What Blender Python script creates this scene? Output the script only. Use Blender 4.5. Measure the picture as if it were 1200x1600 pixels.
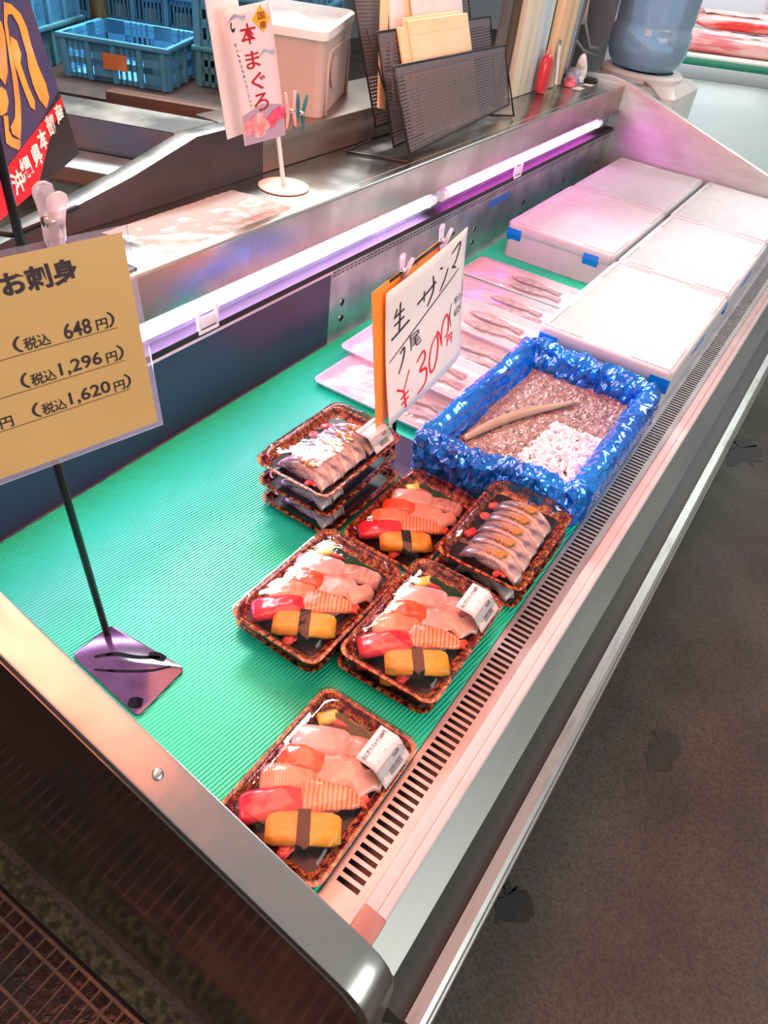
import bpy, bmesh, math, random
from mathutils import Vector, Matrix, noise
random.seed(7)
SC = bpy.context.scene
COL = SC.collection
for o in list(bpy.data.objects):
    bpy.data.objects.remove(o)

# ------------------------------------------------------------------ camera, world, lights, exposure
# deck of the display case is z = 0, market floor is z = FLOOR; X across the case (customer side +), Y along it
FLOOR = -0.62
cam_d = bpy.data.cameras.new('camera'); cam = bpy.data.objects.new('camera', cam_d); COL.objects.link(cam)
R_ = Vector((0.83161678, 0.54463375, 0.10857075)); D_ = Vector((0.43164298, -0.51088952, -0.74342198)); F_ = Vector((-0.34942504, 0.66510599, -0.65995163))
m3 = Matrix((R_, -D_, -F_)).transposed()
cam.matrix_world = Matrix.Translation((0, 0, 0.85)) @ m3.to_4x4()
cam_d.sensor_fit = 'HORIZONTAL'; cam_d.sensor_width = 36; cam_d.lens = 36 * 1160 / 1200; cam_d.clip_start = 0.02
SC.camera = cam

w = bpy.data.worlds.new('world'); SC.world = w; w.use_nodes = True
w.node_tree.nodes['Background'].inputs[0].default_value = (0.93, 0.98, 1.0, 1)
w.node_tree.nodes['Background'].inputs[1].default_value = 0.32


def lamp(name, kind, loc, target, energy, color, size=0.3, size_y=None, spot=None):
    d = bpy.data.lights.new(name, kind); d.energy = energy; d.color = color
    if kind == 'AREA':
        d.size = size
        if size_y:
            d.shape = 'RECTANGLE'; d.size_y = size_y
    else:
        d.shadow_soft_size = size
    if kind == 'SPOT':
        d.spot_size = spot; d.spot_blend = 0.8
    o = bpy.data.objects.new(name, d); COL.objects.link(o); o.location = loc
    o.rotation_euler = (Vector(target) - Vector(loc)).to_track_quat('-Z', 'Y').to_euler()
    return o


lamp('aisle_fill_light', 'AREA', (2.7, 0.4, 1.15), (-0.4, 0.8, 0.2), 36, (1.0, 0.99, 0.95), 2.4, 1.2)  # unseen light added on the aisle side to brighten the upright signs
lamp('ceiling_light_back', 'AREA', (-2.2, 2.4, 2.3), (-1.6, 2.2, 0.2), 95, (0.95, 1.0, 1.0), 1.6, 0.5)
lamp('far_fill_light', 'AREA', (0.2, 5.2, 2.4), (-0.7, 4.2, 0.3), 24, (0.94, 1.0, 1.0), 1.4, 0.6)  # unseen light added to brighten the freezer, bottle and far floor
lamp('meat_lamp', 'AREA', (-0.60, 0.72, 1.65), (-0.60, 0.72, 0), 31, (1.0, 0.25, 0.14), 0.9, 1.9).rotation_euler = (0, 0, 0)

vs = SC.view_settings
vs.view_transform = 'Standard'; vs.look = 'None'; vs.exposure = 0.6; vs.gamma = 1.0; vs.use_curve_mapping = False

# ------------------------------------------------------------------ materials
MATS = {}


def rgb(h):
    h = h.lstrip('#'); v = [int(h[i:i + 2], 16) / 255 for i in (0, 2, 4)]
    return tuple((c / 12.92 if c <= 0.04045 else ((c + 0.055) / 1.055) ** 2.4) for c in v)


def nd(nt, typ, **kw):
    n = nt.nodes.new(typ)
    for k, v in kw.items():
        setattr(n, k, v)
    return n


def mat(name, col, rough=0.5, metal=0.0, col2=None, nscale=8.0, lo=0.4, hi=0.6, detail=4.0, stretch=None, bump=0.0, bscale=40.0,
        rough2=None, spec=None, coat=0.0, emit=None, estr=0.0, sss=0.0, alpha=None, trans=0.0, kind='noise', coords='Object'):
    if name in MATS:
        return MATS[name]
    m = bpy.data.materials.new(name); m.use_nodes = True; MATS[name] = m
    nt = m.node_tree; b = nt.nodes['Principled BSDF']
    if isinstance(col, str): col = rgb(col)
    if isinstance(col2, str): col2 = rgb(col2)
    b.inputs['Base Color'].default_value = (*col, 1); b.inputs['Roughness'].default_value = rough; b.inputs['Metallic'].default_value = metal
    if spec is not None: b.inputs['Specular IOR Level'].default_value = spec
    b.inputs['Coat Weight'].default_value = coat; b.inputs['Coat Roughness'].default_value = 0.08
    if sss:
        b.inputs['Subsurface Weight'].default_value = sss; b.inputs['Subsurface Radius'].default_value = (0.01, 0.005, 0.004); b.inputs['Subsurface Scale'].default_value = 0.5
    if trans: b.inputs['Transmission Weight'].default_value = trans
    if emit is not None:
        b.inputs['Emission Color'].default_value = (*emit, 1); b.inputs['Emission Strength'].default_value = estr
    if col2 is not None or bump or rough2 is not None:
        tc = nd(nt, 'ShaderNodeTexCoord'); mp = nd(nt, 'ShaderNodeMapping')
        nt.links.new(tc.outputs[coords], mp.inputs[0])
        if stretch: mp.inputs['Scale'].default_value = stretch
    if col2 is not None or rough2 is not None:
        if kind == 'voronoi':
            n = nd(nt, 'ShaderNodeTexVoronoi'); n.inputs['Scale'].default_value = nscale; fac = n.outputs['Distance']
        elif kind == 'wave':
            n = nd(nt, 'ShaderNodeTexWave'); n.inputs['Scale'].default_value = nscale; n.inputs['Distortion'].default_value = 2.0; n.inputs['Detail'].default_value = detail; fac = n.outputs['Fac']
        else:
            n = nd(nt, 'ShaderNodeTexNoise'); n.inputs['Scale'].default_value = nscale; n.inputs['Detail'].default_value = detail; fac = n.outputs['Fac']
        nt.links.new(mp.outputs[0], n.inputs['Vector'])
        mr = nd(nt, 'ShaderNodeMapRange'); mr.inputs[1].default_value = lo; mr.inputs[2].default_value = hi
        nt.links.new(fac, mr.inputs[0])
        if col2 is not None:
            mx = nd(nt, 'ShaderNodeMix', data_type='RGBA'); mx.inputs[6].default_value = (*col, 1); mx.inputs[7].default_value = (*col2, 1)
            nt.links.new(mr.outputs[0], mx.inputs[0]); nt.links.new(mx.outputs[2], b.inputs['Base Color'])
        if rough2 is not None:
            m2 = nd(nt, 'ShaderNodeMapRange'); m2.inputs[3].default_value = rough; m2.inputs[4].default_value = rough2
            nt.links.new(mr.outputs[0], m2.inputs[0]); nt.links.new(m2.outputs[0], b.inputs['Roughness'])
    if bump:
        n2 = nd(nt, 'ShaderNodeTexNoise'); n2.inputs['Scale'].default_value = bscale; n2.inputs['Detail'].default_value = 5
        nt.links.new(mp.outputs[0], n2.inputs['Vector'])
        bp = nd(nt, 'ShaderNodeBump'); bp.inputs['Strength'].default_value = bump; bp.inputs['Distance'].default_value = 0.004
        nt.links.new(n2.outputs['Fac'], bp.inputs['Height']); nt.links.new(bp.outputs[0], b.inputs['Normal'])
    return m


def clear(name, tint=(1, 1, 1), rough=0.05, refl=1.0, bump=0.0, bscale=60.0, haze=0.0, diffuse=False):
    """thin clear plastic: see-through with a glossy skin"""
    if name in MATS: return MATS[name]
    m = bpy.data.materials.new(name); m.use_nodes = True; MATS[name] = m
    nt = m.node_tree; nt.nodes.remove(nt.nodes['Principled BSDF']); out = nt.nodes['Material Output']
    t = nd(nt, 'ShaderNodeBsdfTransparent'); t.inputs[0].default_value = (*tint, 1)
    g = nd(nt, 'ShaderNodeBsdfGlossy'); g.inputs['Roughness'].default_value = rough
    fr = nd(nt, 'ShaderNodeFresnel'); fr.inputs[0].default_value = 1.5
    mu = nd(nt, 'ShaderNodeMath', operation='MULTIPLY'); mu.inputs[1].default_value = refl
    nt.links.new(fr.outputs[0], mu.inputs[0])
    mx = nd(nt, 'ShaderNodeMixShader'); nt.links.new(mu.outputs[0], mx.inputs[0]); nt.links.new(t.outputs[0], mx.inputs[1]); nt.links.new(g.outputs[0], mx.inputs[2])
    last = mx
    if haze:
        df = nd(nt, 'ShaderNodeBsdfDiffuse' if diffuse else 'ShaderNodeBsdfTranslucent'); df.inputs[0].default_value = (*tint, 1)
        m2 = nd(nt, 'ShaderNodeMixShader'); m2.inputs[0].default_value = haze
        nt.links.new(mx.outputs[0], m2.inputs[1]); nt.links.new(df.outputs[0], m2.inputs[2]); last = m2
    if bump:
        tc = nd(nt, 'ShaderNodeTexCoord'); n2 = nd(nt, 'ShaderNodeTexNoise'); n2.inputs['Scale'].default_value = bscale; n2.inputs['Detail'].default_value = 3
        nt.links.new(tc.outputs['Object'], n2.inputs['Vector'])
        bp = nd(nt, 'ShaderNodeBump'); bp.inputs['Strength'].default_value = bump; bp.inputs['Distance'].default_value = 0.004
        nt.links.new(n2.outputs['Fac'], bp.inputs['Height'])
        nt.links.new(bp.outputs[0], g.inputs['Normal']); nt.links.new(bp.outputs[0], fr.inputs['Normal'])
    nt.links.new(last.outputs[0], out.inputs[0])
    return m


STEEL = mat('brushed_steel', (0.63, 0.62, 0.59), 0.22, 1.0, (0.50, 0.48, 0.45), 9, 0.35, 0.7, 5, None, 0.05, 25, rough2=0.36)
STEEL_P = mat('polished_steel', (0.30, 0.30, 0.29), 0.07, 1.0, (0.20, 0.20, 0.19), 6, 0.35, 0.7, 6, None, 0.03, 12, rough2=0.2)
STEEL_G = mat('galvanised_steel', '#b9c4c4', 0.34, 0.85, '#8f9a9c', 14, 0.3, 0.7, 3, None, 0.05, 30)
STEEL_T = mat('smudged_steel', (0.58, 0.57, 0.54), 0.22, 1.0, (0.42, 0.39, 0.35), 7, 0.4, 0.75, 7, None, 0.12, 14, rough2=0.42)
NAVY = mat('navy_plate', '#332c50', 0.38, 0.0, '#2d3050', 5, 0.3, 0.7)
BLACKP = mat('black_metal', (0.012, 0.011, 0.012), 0.35, 0.3)
DARK = mat('dark_gap', (0.006, 0.006, 0.007), 0.6)
WHITE = mat('white_plastic', (0.85, 0.85, 0.85), 0.4)
PINKRAIL = mat('rail_plastic', (0.58, 0.50, 0.49), 0.4, 0.0, (0.50, 0.42, 0.41), 20, 0.5, 0.8, 6)
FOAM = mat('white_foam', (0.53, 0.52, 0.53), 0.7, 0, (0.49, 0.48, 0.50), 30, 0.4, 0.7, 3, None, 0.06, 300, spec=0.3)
TAPE = mat('blue_tape', (0.0, 0.20, 0.72), 0.35)
INK = mat('black_ink', (0.012, 0.010, 0.012), 0.6)
REDINK = mat('red_ink', (0.75, 0.01, 0.02), 0.5)
PAPER = mat('white_paper', (0.82, 0.79, 0.76), 0.55, 0, (0.72, 0.70, 0.69), 12, 0.4, 0.7)
CLEAR = clear('clear_lid', (0.985, 0.98, 0.985), 0.05, 0.85, 0.22, 45)
CLEARC = clear('clear_clip_plastic', (0.93, 0.86, 0.86), 0.08, 2.2, 0.0, 60, 0.30)
CLEARF = clear('clear_film', (0.90, 0.95, 0.91), 0.09, 2.5, 0.0, 60, 0.34, True)

# ------------------------------------------------------------------ mesh helpers


class MB:
    def __init__(s):
        s.v = []; s.f = []

    def add(s, vs, fs):
        n = len(s.v); s.v += [tuple(v) for v in vs]; s.f += [tuple(i + n for i in f) for f in fs]; return s

    def box(s, x0, x1, y0, y1, z0, z1, M=None):
        vs = [Vector((x, y, z)) for z in (z0, z1) for y in (y0, y1) for x in (x0, x1)]
        if M: vs = [M @ v for v in vs]
        return s.add(vs, [(0, 2, 3, 1), (4, 5, 7, 6), (0, 1, 5, 4), (2, 6, 7, 3), (0, 4, 6, 2), (1, 3, 7, 5)])

    def prism(s, poly, axis, a, b, M=None):
        """poly: 2D points; axis 'y': poly in (x,z); 'x': (y,z); 'z': (x,y)"""
        def P(p, t):
            v = Vector((p[0], t, p[1])) if axis == 'y' else Vector((t, p[0], p[1])) if axis == 'x' else Vector((p[0], p[1], t))
            return M @ v if M else v
        n = len(poly)
        vs = [P(p, a) for p in poly] + [P(p, b) for p in poly]
        return s.add(vs, [tuple(range(n))[::-1], tuple(range(n, 2 * n))] + [(i, (i + 1) % n, n + (i + 1) % n, n + i) for i in range(n)])

    def strip(s, prof, axis, a, b):
        """open sheet profile swept along axis"""
        def P(p, t): return Vector((p[0], t, p[1])) if axis == 'y' else Vector((t, p[0], p[1]))
        n = len(prof)
        return s.add([P(p, a) for p in prof] + [P(p, b) for p in prof], [(i, i + 1, n + i + 1, n + i) for i in range(n - 1)])

    def tube(s, path, r, k=8, cap=True):
        path = [Vector(p) for p in path]; rings = []
        ref = None
        for i, p in enumerate(path):
            t = (path[min(i + 1, len(path) - 1)] - path[max(i - 1, 0)]).normalized()
            if ref is None:
                ref = t.orthogonal().normalized()
            ref = (ref - t * ref.dot(t)).normalized(); bi = t.cross(ref)
            rr = r[i] if isinstance(r, (list, tuple)) else r
            rings.append([p + rr * (math.cos(2 * math.pi * j / k) * ref + math.sin(2 * math.pi * j / k) * bi) for j in range(k)])
        vs = [v for rg in rings for v in rg]; fs = []
        for i in range(len(rings) - 1):
            for j in range(k):
                a = i * k + j; b = i * k + (j + 1) % k; fs.append((a, b, b + k, a + k))
        if cap:
            fs.append(tuple(range(k))[::-1]); fs.append(tuple(range((len(rings) - 1) * k, len(rings) * k)))
        return s.add(vs, fs)

    def loft(s, rings, cap0=True, cap1=True):
        k = len(rings[0]); vs = [v for rg in rings for v in rg]; fs = []
        for i in range(len(rings) - 1):
            for j in range(k):
                a = i * k + j; b = i * k + (j + 1) % k; fs.append((a, b, b + k, a + k))
        if cap0: fs.append(tuple(range(k))[::-1])
        if cap1: fs.append(tuple(range((len(rings) - 1) * k, len(rings) * k)))
        return s.add(vs, fs)

    def lathe(s, prof, k=32, c=(0, 0)):
        return s.loft([[Vector((c[0] + r * math.cos(2 * math.pi * j / k), c[1] + r * math.sin(2 * math.pi * j / k), z)) for j in range(k)] for r, z in prof])

    def grid(s, f, nu, nv):
        n = len(s.v)
        for j in range(nv + 1):
            for i in range(nu + 1): s.v.append(tuple(f(i / nu, j / nv)))
        for j in range(nv):
            for i in range(nu):
                a = n + j * (nu + 1) + i; s.f.append((a, a + 1, a + nu + 2, a + nu + 1))
        return s

    def mesh(s, name, smooth=False):
        me = bpy.data.meshes.new(name); me.from_pydata(s.v, [], s.f); me.validate(); me.update()
        if smooth:
            me.polygons.foreach_set('use_smooth', [True] * len(me.polygons))
        return me

    def build(s, name, m, parent=None, smooth=False, bevel=0.0, auto=None, seg=2, loc=None):
        me = s.mesh(name, smooth or auto is not None)
        if m is not None: me.materials.append(m)
        if auto is not None: me.set_sharp_from_angle(angle=auto)
        o = bpy.data.objects.new(name, me); COL.objects.link(o)
        if loc is not None:
            o.location = loc
        if parent is not None: o.parent = parent
        if bevel:
            bm = bmesh.new(); bm.from_mesh(me)
            bmesh.ops.recalc_face_normals(bm, faces=bm.faces)
            ed = [e for e in bm.edges if len(e.link_faces) == 2 and e.calc_face_angle(0) > 0.5]
            bmesh.ops.bevel(bm, geom=ed, offset=bevel, segments=seg, affect='EDGES', profile=0.5)
            bm.to_mesh(me); bm.free()
            me.polygons.foreach_set('use_smooth', [True] * len(me.polygons)); me.set_sharp_from_angle(angle=0.7)
        return o


def tag(o, label=None, cat=None, group=None, kind=None):
    if label: o['label'] = label
    if cat: o['category'] = cat
    if group: o['group'] = group
    if kind: o['kind'] = kind
    return o


def empty(name, loc=(0, 0, 0), label=None, cat=None, group=None):
    o = bpy.data.objects.new(name, None); COL.objects.link(o); o.location = loc; o.empty_display_size = 0.05
    return tag(o, label, cat, group)


def link(name, me, parent=None, loc=(0, 0, 0), rz=0.0, scale=None, rot=None):
    o = bpy.data.objects.new(name, me); COL.objects.link(o); o.location = loc; o.rotation_euler = rot or (0, 0, rz)
    if scale: o.scale = scale
    if parent is not None: o.parent = parent
    return o


def rrect(x0, x1, y0, y1, r, z, k=6, mod=None):
    """rounded rectangle ring"""
    pts = []
    for cx, cy, a0 in ((x1 - r, y1 - r, 0), (x0 + r, y1 - r, 90), (x0 + r, y0 + r, 180), (x1 - r, y0 + r, 270)):
        for i in range(k + 1):
            a = math.radians(a0 + 90 * i / k); pts.append(Vector((cx + r * math.cos(a), cy + r * math.sin(a), z)))
    return pts


def sheet(f, nu, nv, th):
    """thin solid sheet; f(u,v)->(point, normal)"""
    mb = MB()
    g = [[f(i / nu, j / nv) for i in range(nu + 1)] for j in range(nv + 1)]
    for s_ in (0.5, -0.5):
        for row in g:
            for p, n in row: mb.v.append(tuple(Vector(p) + Vector(n) * th * s_))
    N = (nu + 1) * (nv + 1)
    for j in range(nv):
        for i in range(nu):
            a = j * (nu + 1) + i; mb.f.append((a, a + 1, a + nu + 2, a + nu + 1)); mb.f.append((N + a, N + a + nu + 1, N + a + nu + 2, N + a + 1))
    bd = [i for i in range(nu)] + [j * (nu + 1) + nu for j in range(nv)] + [nv * (nu + 1) + i for i in range(nu, 0, -1)] + [j * (nu + 1) for j in range(nv, 0, -1)]
    for i in range(len(bd)):
        a = bd[i]; b = bd[(i + 1) % len(bd)]; mb.f.append((a, N + a, N + b, b))
    return mb


_txt = {}


def text_data(body, bold=0.0):
    key = (body, bold)
    if key in _txt: return _txt[key]
    cu = bpy.data.curves.new('txt', 'FONT'); cu.body = body; cu.size = 1.0; cu.offset = bold; cu.resolution_u = 3
    o = bpy.data.objects.new('txt', cu); COL.objects.link(o)
    dg = bpy.context.evaluated_depsgraph_get()
    me = bpy.data.meshes.new_from_object(o.evaluated_get(dg))
    vs = [v.co.copy() for v in me.vertices]; fs = [tuple(p.vertices) for p in me.polygons]
    bpy.data.objects.remove(o); bpy.data.curves.remove(cu); bpy.data.meshes.remove(me)
    _txt[key] = (vs, fs)
    return vs, fs


def put_text(mb, body, mapf, x, y, width=None, height=None, bold=0.0, center=False, ang=0.0, shear=0.0):
    """lay lettering into mb through mapf(x,y)->3D; fits width/height of its ink"""
    vs, fs = text_data(body, bold)
    if not vs: return
    x0 = min(v.x for v in vs); x1 = max(v.x for v in vs); y0 = min(v.y for v in vs); y1 = max(v.y for v in vs)
    sx = (width / (x1 - x0)) if width else None; sy = (height / (y1 - y0)) if height else None
    if sx is None: sx = sy
    if sy is None: sy = sx
    ca, sa = math.cos(ang), math.sin(ang); pts = []
    for v in vs:
        a = (v.x - x0) * sx; b = (v.y - y0) * sy
        if center: a -= (x1 - x0) * sx / 2; b -= (y1 - y0) * sy / 2
        a += shear * b
        pts.append(mapf(x + a * ca - b * sa, y + a * sa + b * ca))
    mb.add(pts, fs)


def stroke(mb, mapf, pts, w, close=False):
    """brush stroke ribbon through 2D points (smoothed)"""
    P = [Vector((p[0], p[1])) for p in pts]
    if len(P) > 2:
        Q = []
        for i in range(len(P) - 1):
            p0 = P[max(i - 1, 0)]; p1 = P[i]; p2 = P[i + 1]; p3 = P[min(i + 2, len(P) - 1)]
            for t in (0, 0.25, 0.5, 0.75):
                Q.append(0.5 * ((2 * p1) + (p2 - p0) * t + (2 * p0 - 5 * p1 + 4 * p2 - p3) * t * t + (3 * p1 - p0 - 3 * p2 + p3) * t ** 3))
        Q.append(P[-1]); P = Q
    n = len(P); vs = []
    for i, p in enumerate(P):
        d = (P[min(i + 1, n - 1)] - P[max(i - 1, 0)])
        if d.length < 1e-9: d = Vector((1, 0))
        d.normalize(); q = Vector((-d.y, d.x)); ww = w * (1.0 if n < 3 else 0.75 + 0.5 * math.sin(math.pi * i / (n - 1)))
        a = p + q * ww / 2; b = p - q * ww / 2
        vs += [mapf(a.x, a.y), mapf(b.x, b.y)]
    mb.add(vs, [(2 * i, 2 * i + 1, 2 * i + 3, 2 * i + 2) for i in range(n - 1)])


def plane_map(o, r, u, eps=0.0006):
    o = Vector(o); r = Vector(r).normalized(); u = Vector(u).normalized(); n = r.cross(u)
    return lambda x, y: o + r * x + u * y + n * eps


# ------------------------------------------------------------------ the setting: floor, walls
def floor_material():
    m = mat('wet_concrete', '#4a4138', 0.62, 0, '#352e28', 5.0, 0.3, 0.72, 12, None, 0.16, 90)
    nt = m.node_tree; b = nt.nodes['Principled BSDF']
    tc = nd(nt, 'ShaderNodeTexCoord'); n = nd(nt, 'ShaderNodeTexNoise'); n.inputs['Scale'].default_value = 1.1; n.inputs['Detail'].default_value = 3
    mp = nd(nt, 'ShaderNodeMapping'); mp.inputs['Location'].default_value = (3.1, 0.4, 0)
    nt.links.new(tc.outputs['Object'], mp.inputs[0]); nt.links.new(mp.outputs[0], n.inputs['Vector'])
    mr = nd(nt, 'ShaderNodeMapRange'); mr.inputs[1].default_value = 0.35; mr.inputs[2].default_value = 0.65; mr.inputs[3].default_value = 0.42; mr.inputs[4].default_value = 0.72
    nt.links.new(n.outputs['Fac'], mr.inputs[0]); nt.links.new(mr.outputs[0], b.inputs['Roughness'])
    # fine aggregate speckle
    sp = nd(nt, 'ShaderNodeTexNoise'); sp.inputs['Scale'].default_value = 170; sp.inputs['Detail'].default_value = 4
    nt.links.new(tc.outputs['Object'], sp.inputs['Vector'])
    m4 = nd(nt, 'ShaderNodeMapRange'); m4.inputs[1].default_value = 0.3; m4.inputs[2].default_value = 0.7; m4.inputs[3].default_value = 0.55; m4.inputs[4].default_value = 1.5
    nt.links.new(sp.outputs['Fac'], m4.inputs[0])
    src = b.inputs['Base Color'].links[0].from_socket
    hs = nd(nt, 'ShaderNodeHueSaturation'); nt.links.new(src, hs.inputs['Color']); nt.links.new(m4.outputs[0], hs.inputs['Value']); nt.links.new(hs.outputs[0], b.inputs['Base Color'])
    return m


PIT = (-1.6, -0.06, -1.0, 0.172)   # x0,x1,y0,y1 of the drain channel under the grating
FM = floor_material()
fl = MB()
fl.box(-6, 6, PIT[3], 12, FLOOR - 0.05, FLOOR)
fl.box(PIT[1], 6, -3, PIT[3], FLOOR - 0.05, FLOOR)
fl.box(-6, PIT[0], -3, PIT[3], FLOOR - 0.05, FLOOR)
fl.box(PIT[0], PIT[1], -3, PIT[2], FLOOR - 0.05, FLOOR)
floor = tag(fl.build('floor', FM), 'dark brown-grey concrete market floor with damp patches', kind='structure')
pit = MB().box(PIT[0], PIT[1], PIT[2], PIT[3], FLOOR - 0.17, FLOOR - 0.15)
pit.box(PIT[0], PIT[1], PIT[3] - 0.004, PIT[3], FLOOR - 0.15, FLOOR - 0.05)
pit.build('drain_channel', mat('drain_wet', (0.03, 0.012, 0.009), 0.12, 0, (0.10, 0.03, 0.018), 7, 0.4, 0.7, 4, None, 0.5, 60), floor)
moss = MB()
moss.grid(lambda u, v: (-1.4 + u * 1.33, PIT[3] + 0.001 + v * 0.035, FLOOR + 0.001 + 0.004 * noise.noise(Vector((u * 60, v * 3, 1)))), 120, 4)
moss.build('mossy_edge', mat('moss', '#2a2917', 0.8, 0, '#5d5a3c', 60, 0.45, 0.7, 5, None, 0.8, 120), floor, True)
# damp stains with a shape of their own
for (sx, sy, r, seed, nm, wet) in ((0.175, 1.215, 0.055, 3, 'damp_stain', '#2c231c'), (0.03, 2.62, 0.10, 5, 'water_puddle', '#352b23'), (0.015, 0.70, 0.05, 9, 'damp_stain', '#221c17')):
    mb = MB(); k = 90
    mb.add([Vector((sx, sy, FLOOR + 0.0008))] + [Vector((sx + r * (0.75 + 0.7 * noise.noise(Vector((math.cos(a) * 1.4, math.sin(a) * 1.4, seed))) + 0.30 * noise.noise(Vector((math.cos(a) * 5, math.sin(a) * 5, seed)))) * math.cos(a),
            sy + 1.25 * r * (0.75 + 0.7 * noise.noise(Vector((math.cos(a) * 1.4, math.sin(a) * 1.4, seed + 7))) + 0.30 * noise.noise(Vector((math.cos(a) * 5, math.sin(a) * 5, seed + 7)))) * math.sin(a), FLOOR + 0.0008)) for a in [2 * math.pi * i / k for i in range(k)]],
           [(0, 1 + i, 1 + (i + 1) % k) for i in range(k)])
    mb.build(nm, mat('wet_' + wet[1:], wet, 0.2 if 'puddle' in nm else 0.6, 0, None), floor)
tag(MB().box(-5.2, -5.1, -2, 12, FLOOR, 2.6).build('wall_back', mat('market_wall', '#8a8f92', 0.7, 0, '#777d80', 2)), 'grey market wall behind the crates', kind='structure')
tag(MB().box(-5.2, 6, 9.9, 10, FLOOR, 2.6).build('wall_far', mat('far_wall', '#c9cdd0', 0.7)), 'pale wall beyond the chest freezer', kind='structure')

# grating over the drain
gr = empty('floor_grate', (-0.8, -0.1, FLOOR), 'rusty wet steel floor grating in front of the case end', 'grate')
RUST = mat('rusty_steel', '#4d423b', 0.4, 0.3, '#755440', 30, 0.4, 0.7, 5)
GO = Vector((-0.8, -0.1, FLOOR))
bar_me = MB().box(-0.0015, 0.0015, -0.40, 0.262, -0.007, 0).mesh('bar'); bar_me.materials.append(RUST)
for i in range(48):
    link('bar', bar_me, gr, (-0.62 + i * 0.0275, 0, 0))
rail_me = MB().box(-0.64, 0.70, -0.0028, 0.0028, -0.010, 0.001).mesh('rail'); rail_me.materials.append(RUST)
for y in (0.262, 0.236, 0.170, 0.098, 0.026, -0.046, -0.118, -0.19, -0.262, -0.334, -0.40):
    link('rail', rail_me, gr, (0, y, 0))

# ------------------------------------------------------------------ the display case
case = empty('display_case', (-0.5, 1.6, FLOOR), 'stainless refrigerated fish display case with pink tube lights', 'display case')
CO = -Vector((-0.5, 1.6, FLOOR))


def cpart(mb, name, m, **kw):
    o = mb.build(name, m, None, **kw); o.location = CO; o.parent = case; return o


YN0, YN1, YF0, YF1 = 0.225, 0.275, 3.03, 3.062
# near end panel: side profile (x,z)
prof = [(-1.04, FLOOR), (-1.04, 0.326), (-1.0, 0.326), (-0.895, 0.286), (-0.115, 0.0215), (-0.090, 0.0130), (-0.072, 0.004), (-0.060, -0.009), (-0.052, -0.026), (-0.0485, -0.050), (-0.048, -0.08), (-0.048, FLOOR + 0.02), (-0.10, FLOOR)]
cpart(MB().prism(prof[::-1], 'y', YN0, YN1), 'end_panel', mat('end_steel', (0.44, 0.43, 0.41), 0.24, 1.0, (0.33, 0.31, 0.28), 7, 0.4, 0.75, 7, None, 0.12, 14, rough2=0.42), bevel=0.004)
pp = [(-1.03, FLOOR + 0.004), (-1.03, 0.31), (-0.895, 0.272), (-0.115, 0.0085), (-0.086, -0.003), (-0.068, -0.022), (-0.060, -0.05), (-0.060, FLOOR + 0.004)]
cpart(MB().prism(pp[::-1], 'y', YN0 - 0.0015, YN0 + 0.001), 'polished_end_skin', STEEL_P)
cpart(MB().lathe([(0.0, 0.0016), (0.004, 0.0012), (0.006, 0), (0.006, -0.001)], 12).build('x', None).data and MB().loft([[Vector((-0.352 + r * math.cos(a) * 0.95, 0.249 + r * math.sin(a), 0.1035 + h - 0.34 * r * math.cos(a))) for a in [2 * math.pi * i / 12 for i in range(12)]] for r, h in ((0.0065, -0.002), (0.006, 0.0012), (0.003, 0.002))]), 'screw', STEEL, smooth=True)
for o in list(bpy.data.objects):
    if o.name == 'x': bpy.data.objects.remove(o)
far = [(-1.04, FLOOR), (-1.04, 0.335), (-0.93, 0.345), (-0.88, 0.338), (-0.12, 0.110), (-0.085, 0.09), (-0.075, 0.05), (-0.07, FLOOR)]
cpart(MB().prism(far[::-1], 'y', YF0, YF1), 'end_panel', mat('satin_steel', (0.60, 0.58, 0.58), 0.46, 1.0, (0.5, 0.48, 0.48), 12, 0.35, 0.7, 5, (1, 1, 4), 0.03, 20), bevel=0.003)
# body, deck
cpart(MB().box(-0.90, -0.168, YN1, YF0, -0.05, -0.003), 'deck_plate', STEEL_G)
cpart(MB().box(-1.03, -0.11, YN1, YF0, FLOOR + 0.03, -0.20), 'base_body', STEEL_G)
# slotted air grille along the front of the deck
mb = MB(); P0, NS, PW = 0.3095, 237, 0.01145
gx = (-0.163, -0.1555, -0.1265, -0.1155)
mb.box(gx[0], gx[1], YN1, YF0, -0.002, 0.0006); mb.box(gx[2], gx[3], YN1, YF0, -0.002, 0.0006)
mb.box(gx[1], gx[2], YN1, P0, -0.002, 0.0006)
for i in range(NS):
    y = P0 + i * PW
    mb.box(gx[1], gx[2], y + 0.0062, y + PW, -0.002, 0.0006)
cpart(mb, 'air_grille', mat('grille_steel', (0.40, 0.37, 0.37), 0.42, 0.8, (0.34, 0.30, 0.30), 14, 0.4, 0.7, 5, None, 0.04, 30))
cpart(MB().box(-0.182, -0.163, 1.455, YF0, -0.0004, 0.0012), 'deck_edge_strip', MATS['grille_steel'])
cpart(MB().box(-0.163, -0.112, YN1, YF0, -0.06, -0.045).box(-0.1645, -0.1625, YN1, YF0, -0.045, -0.002), 'air_duct', mat('duct', (0.10, 0.07, 0.06), 0.35, 0.4))
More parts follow.
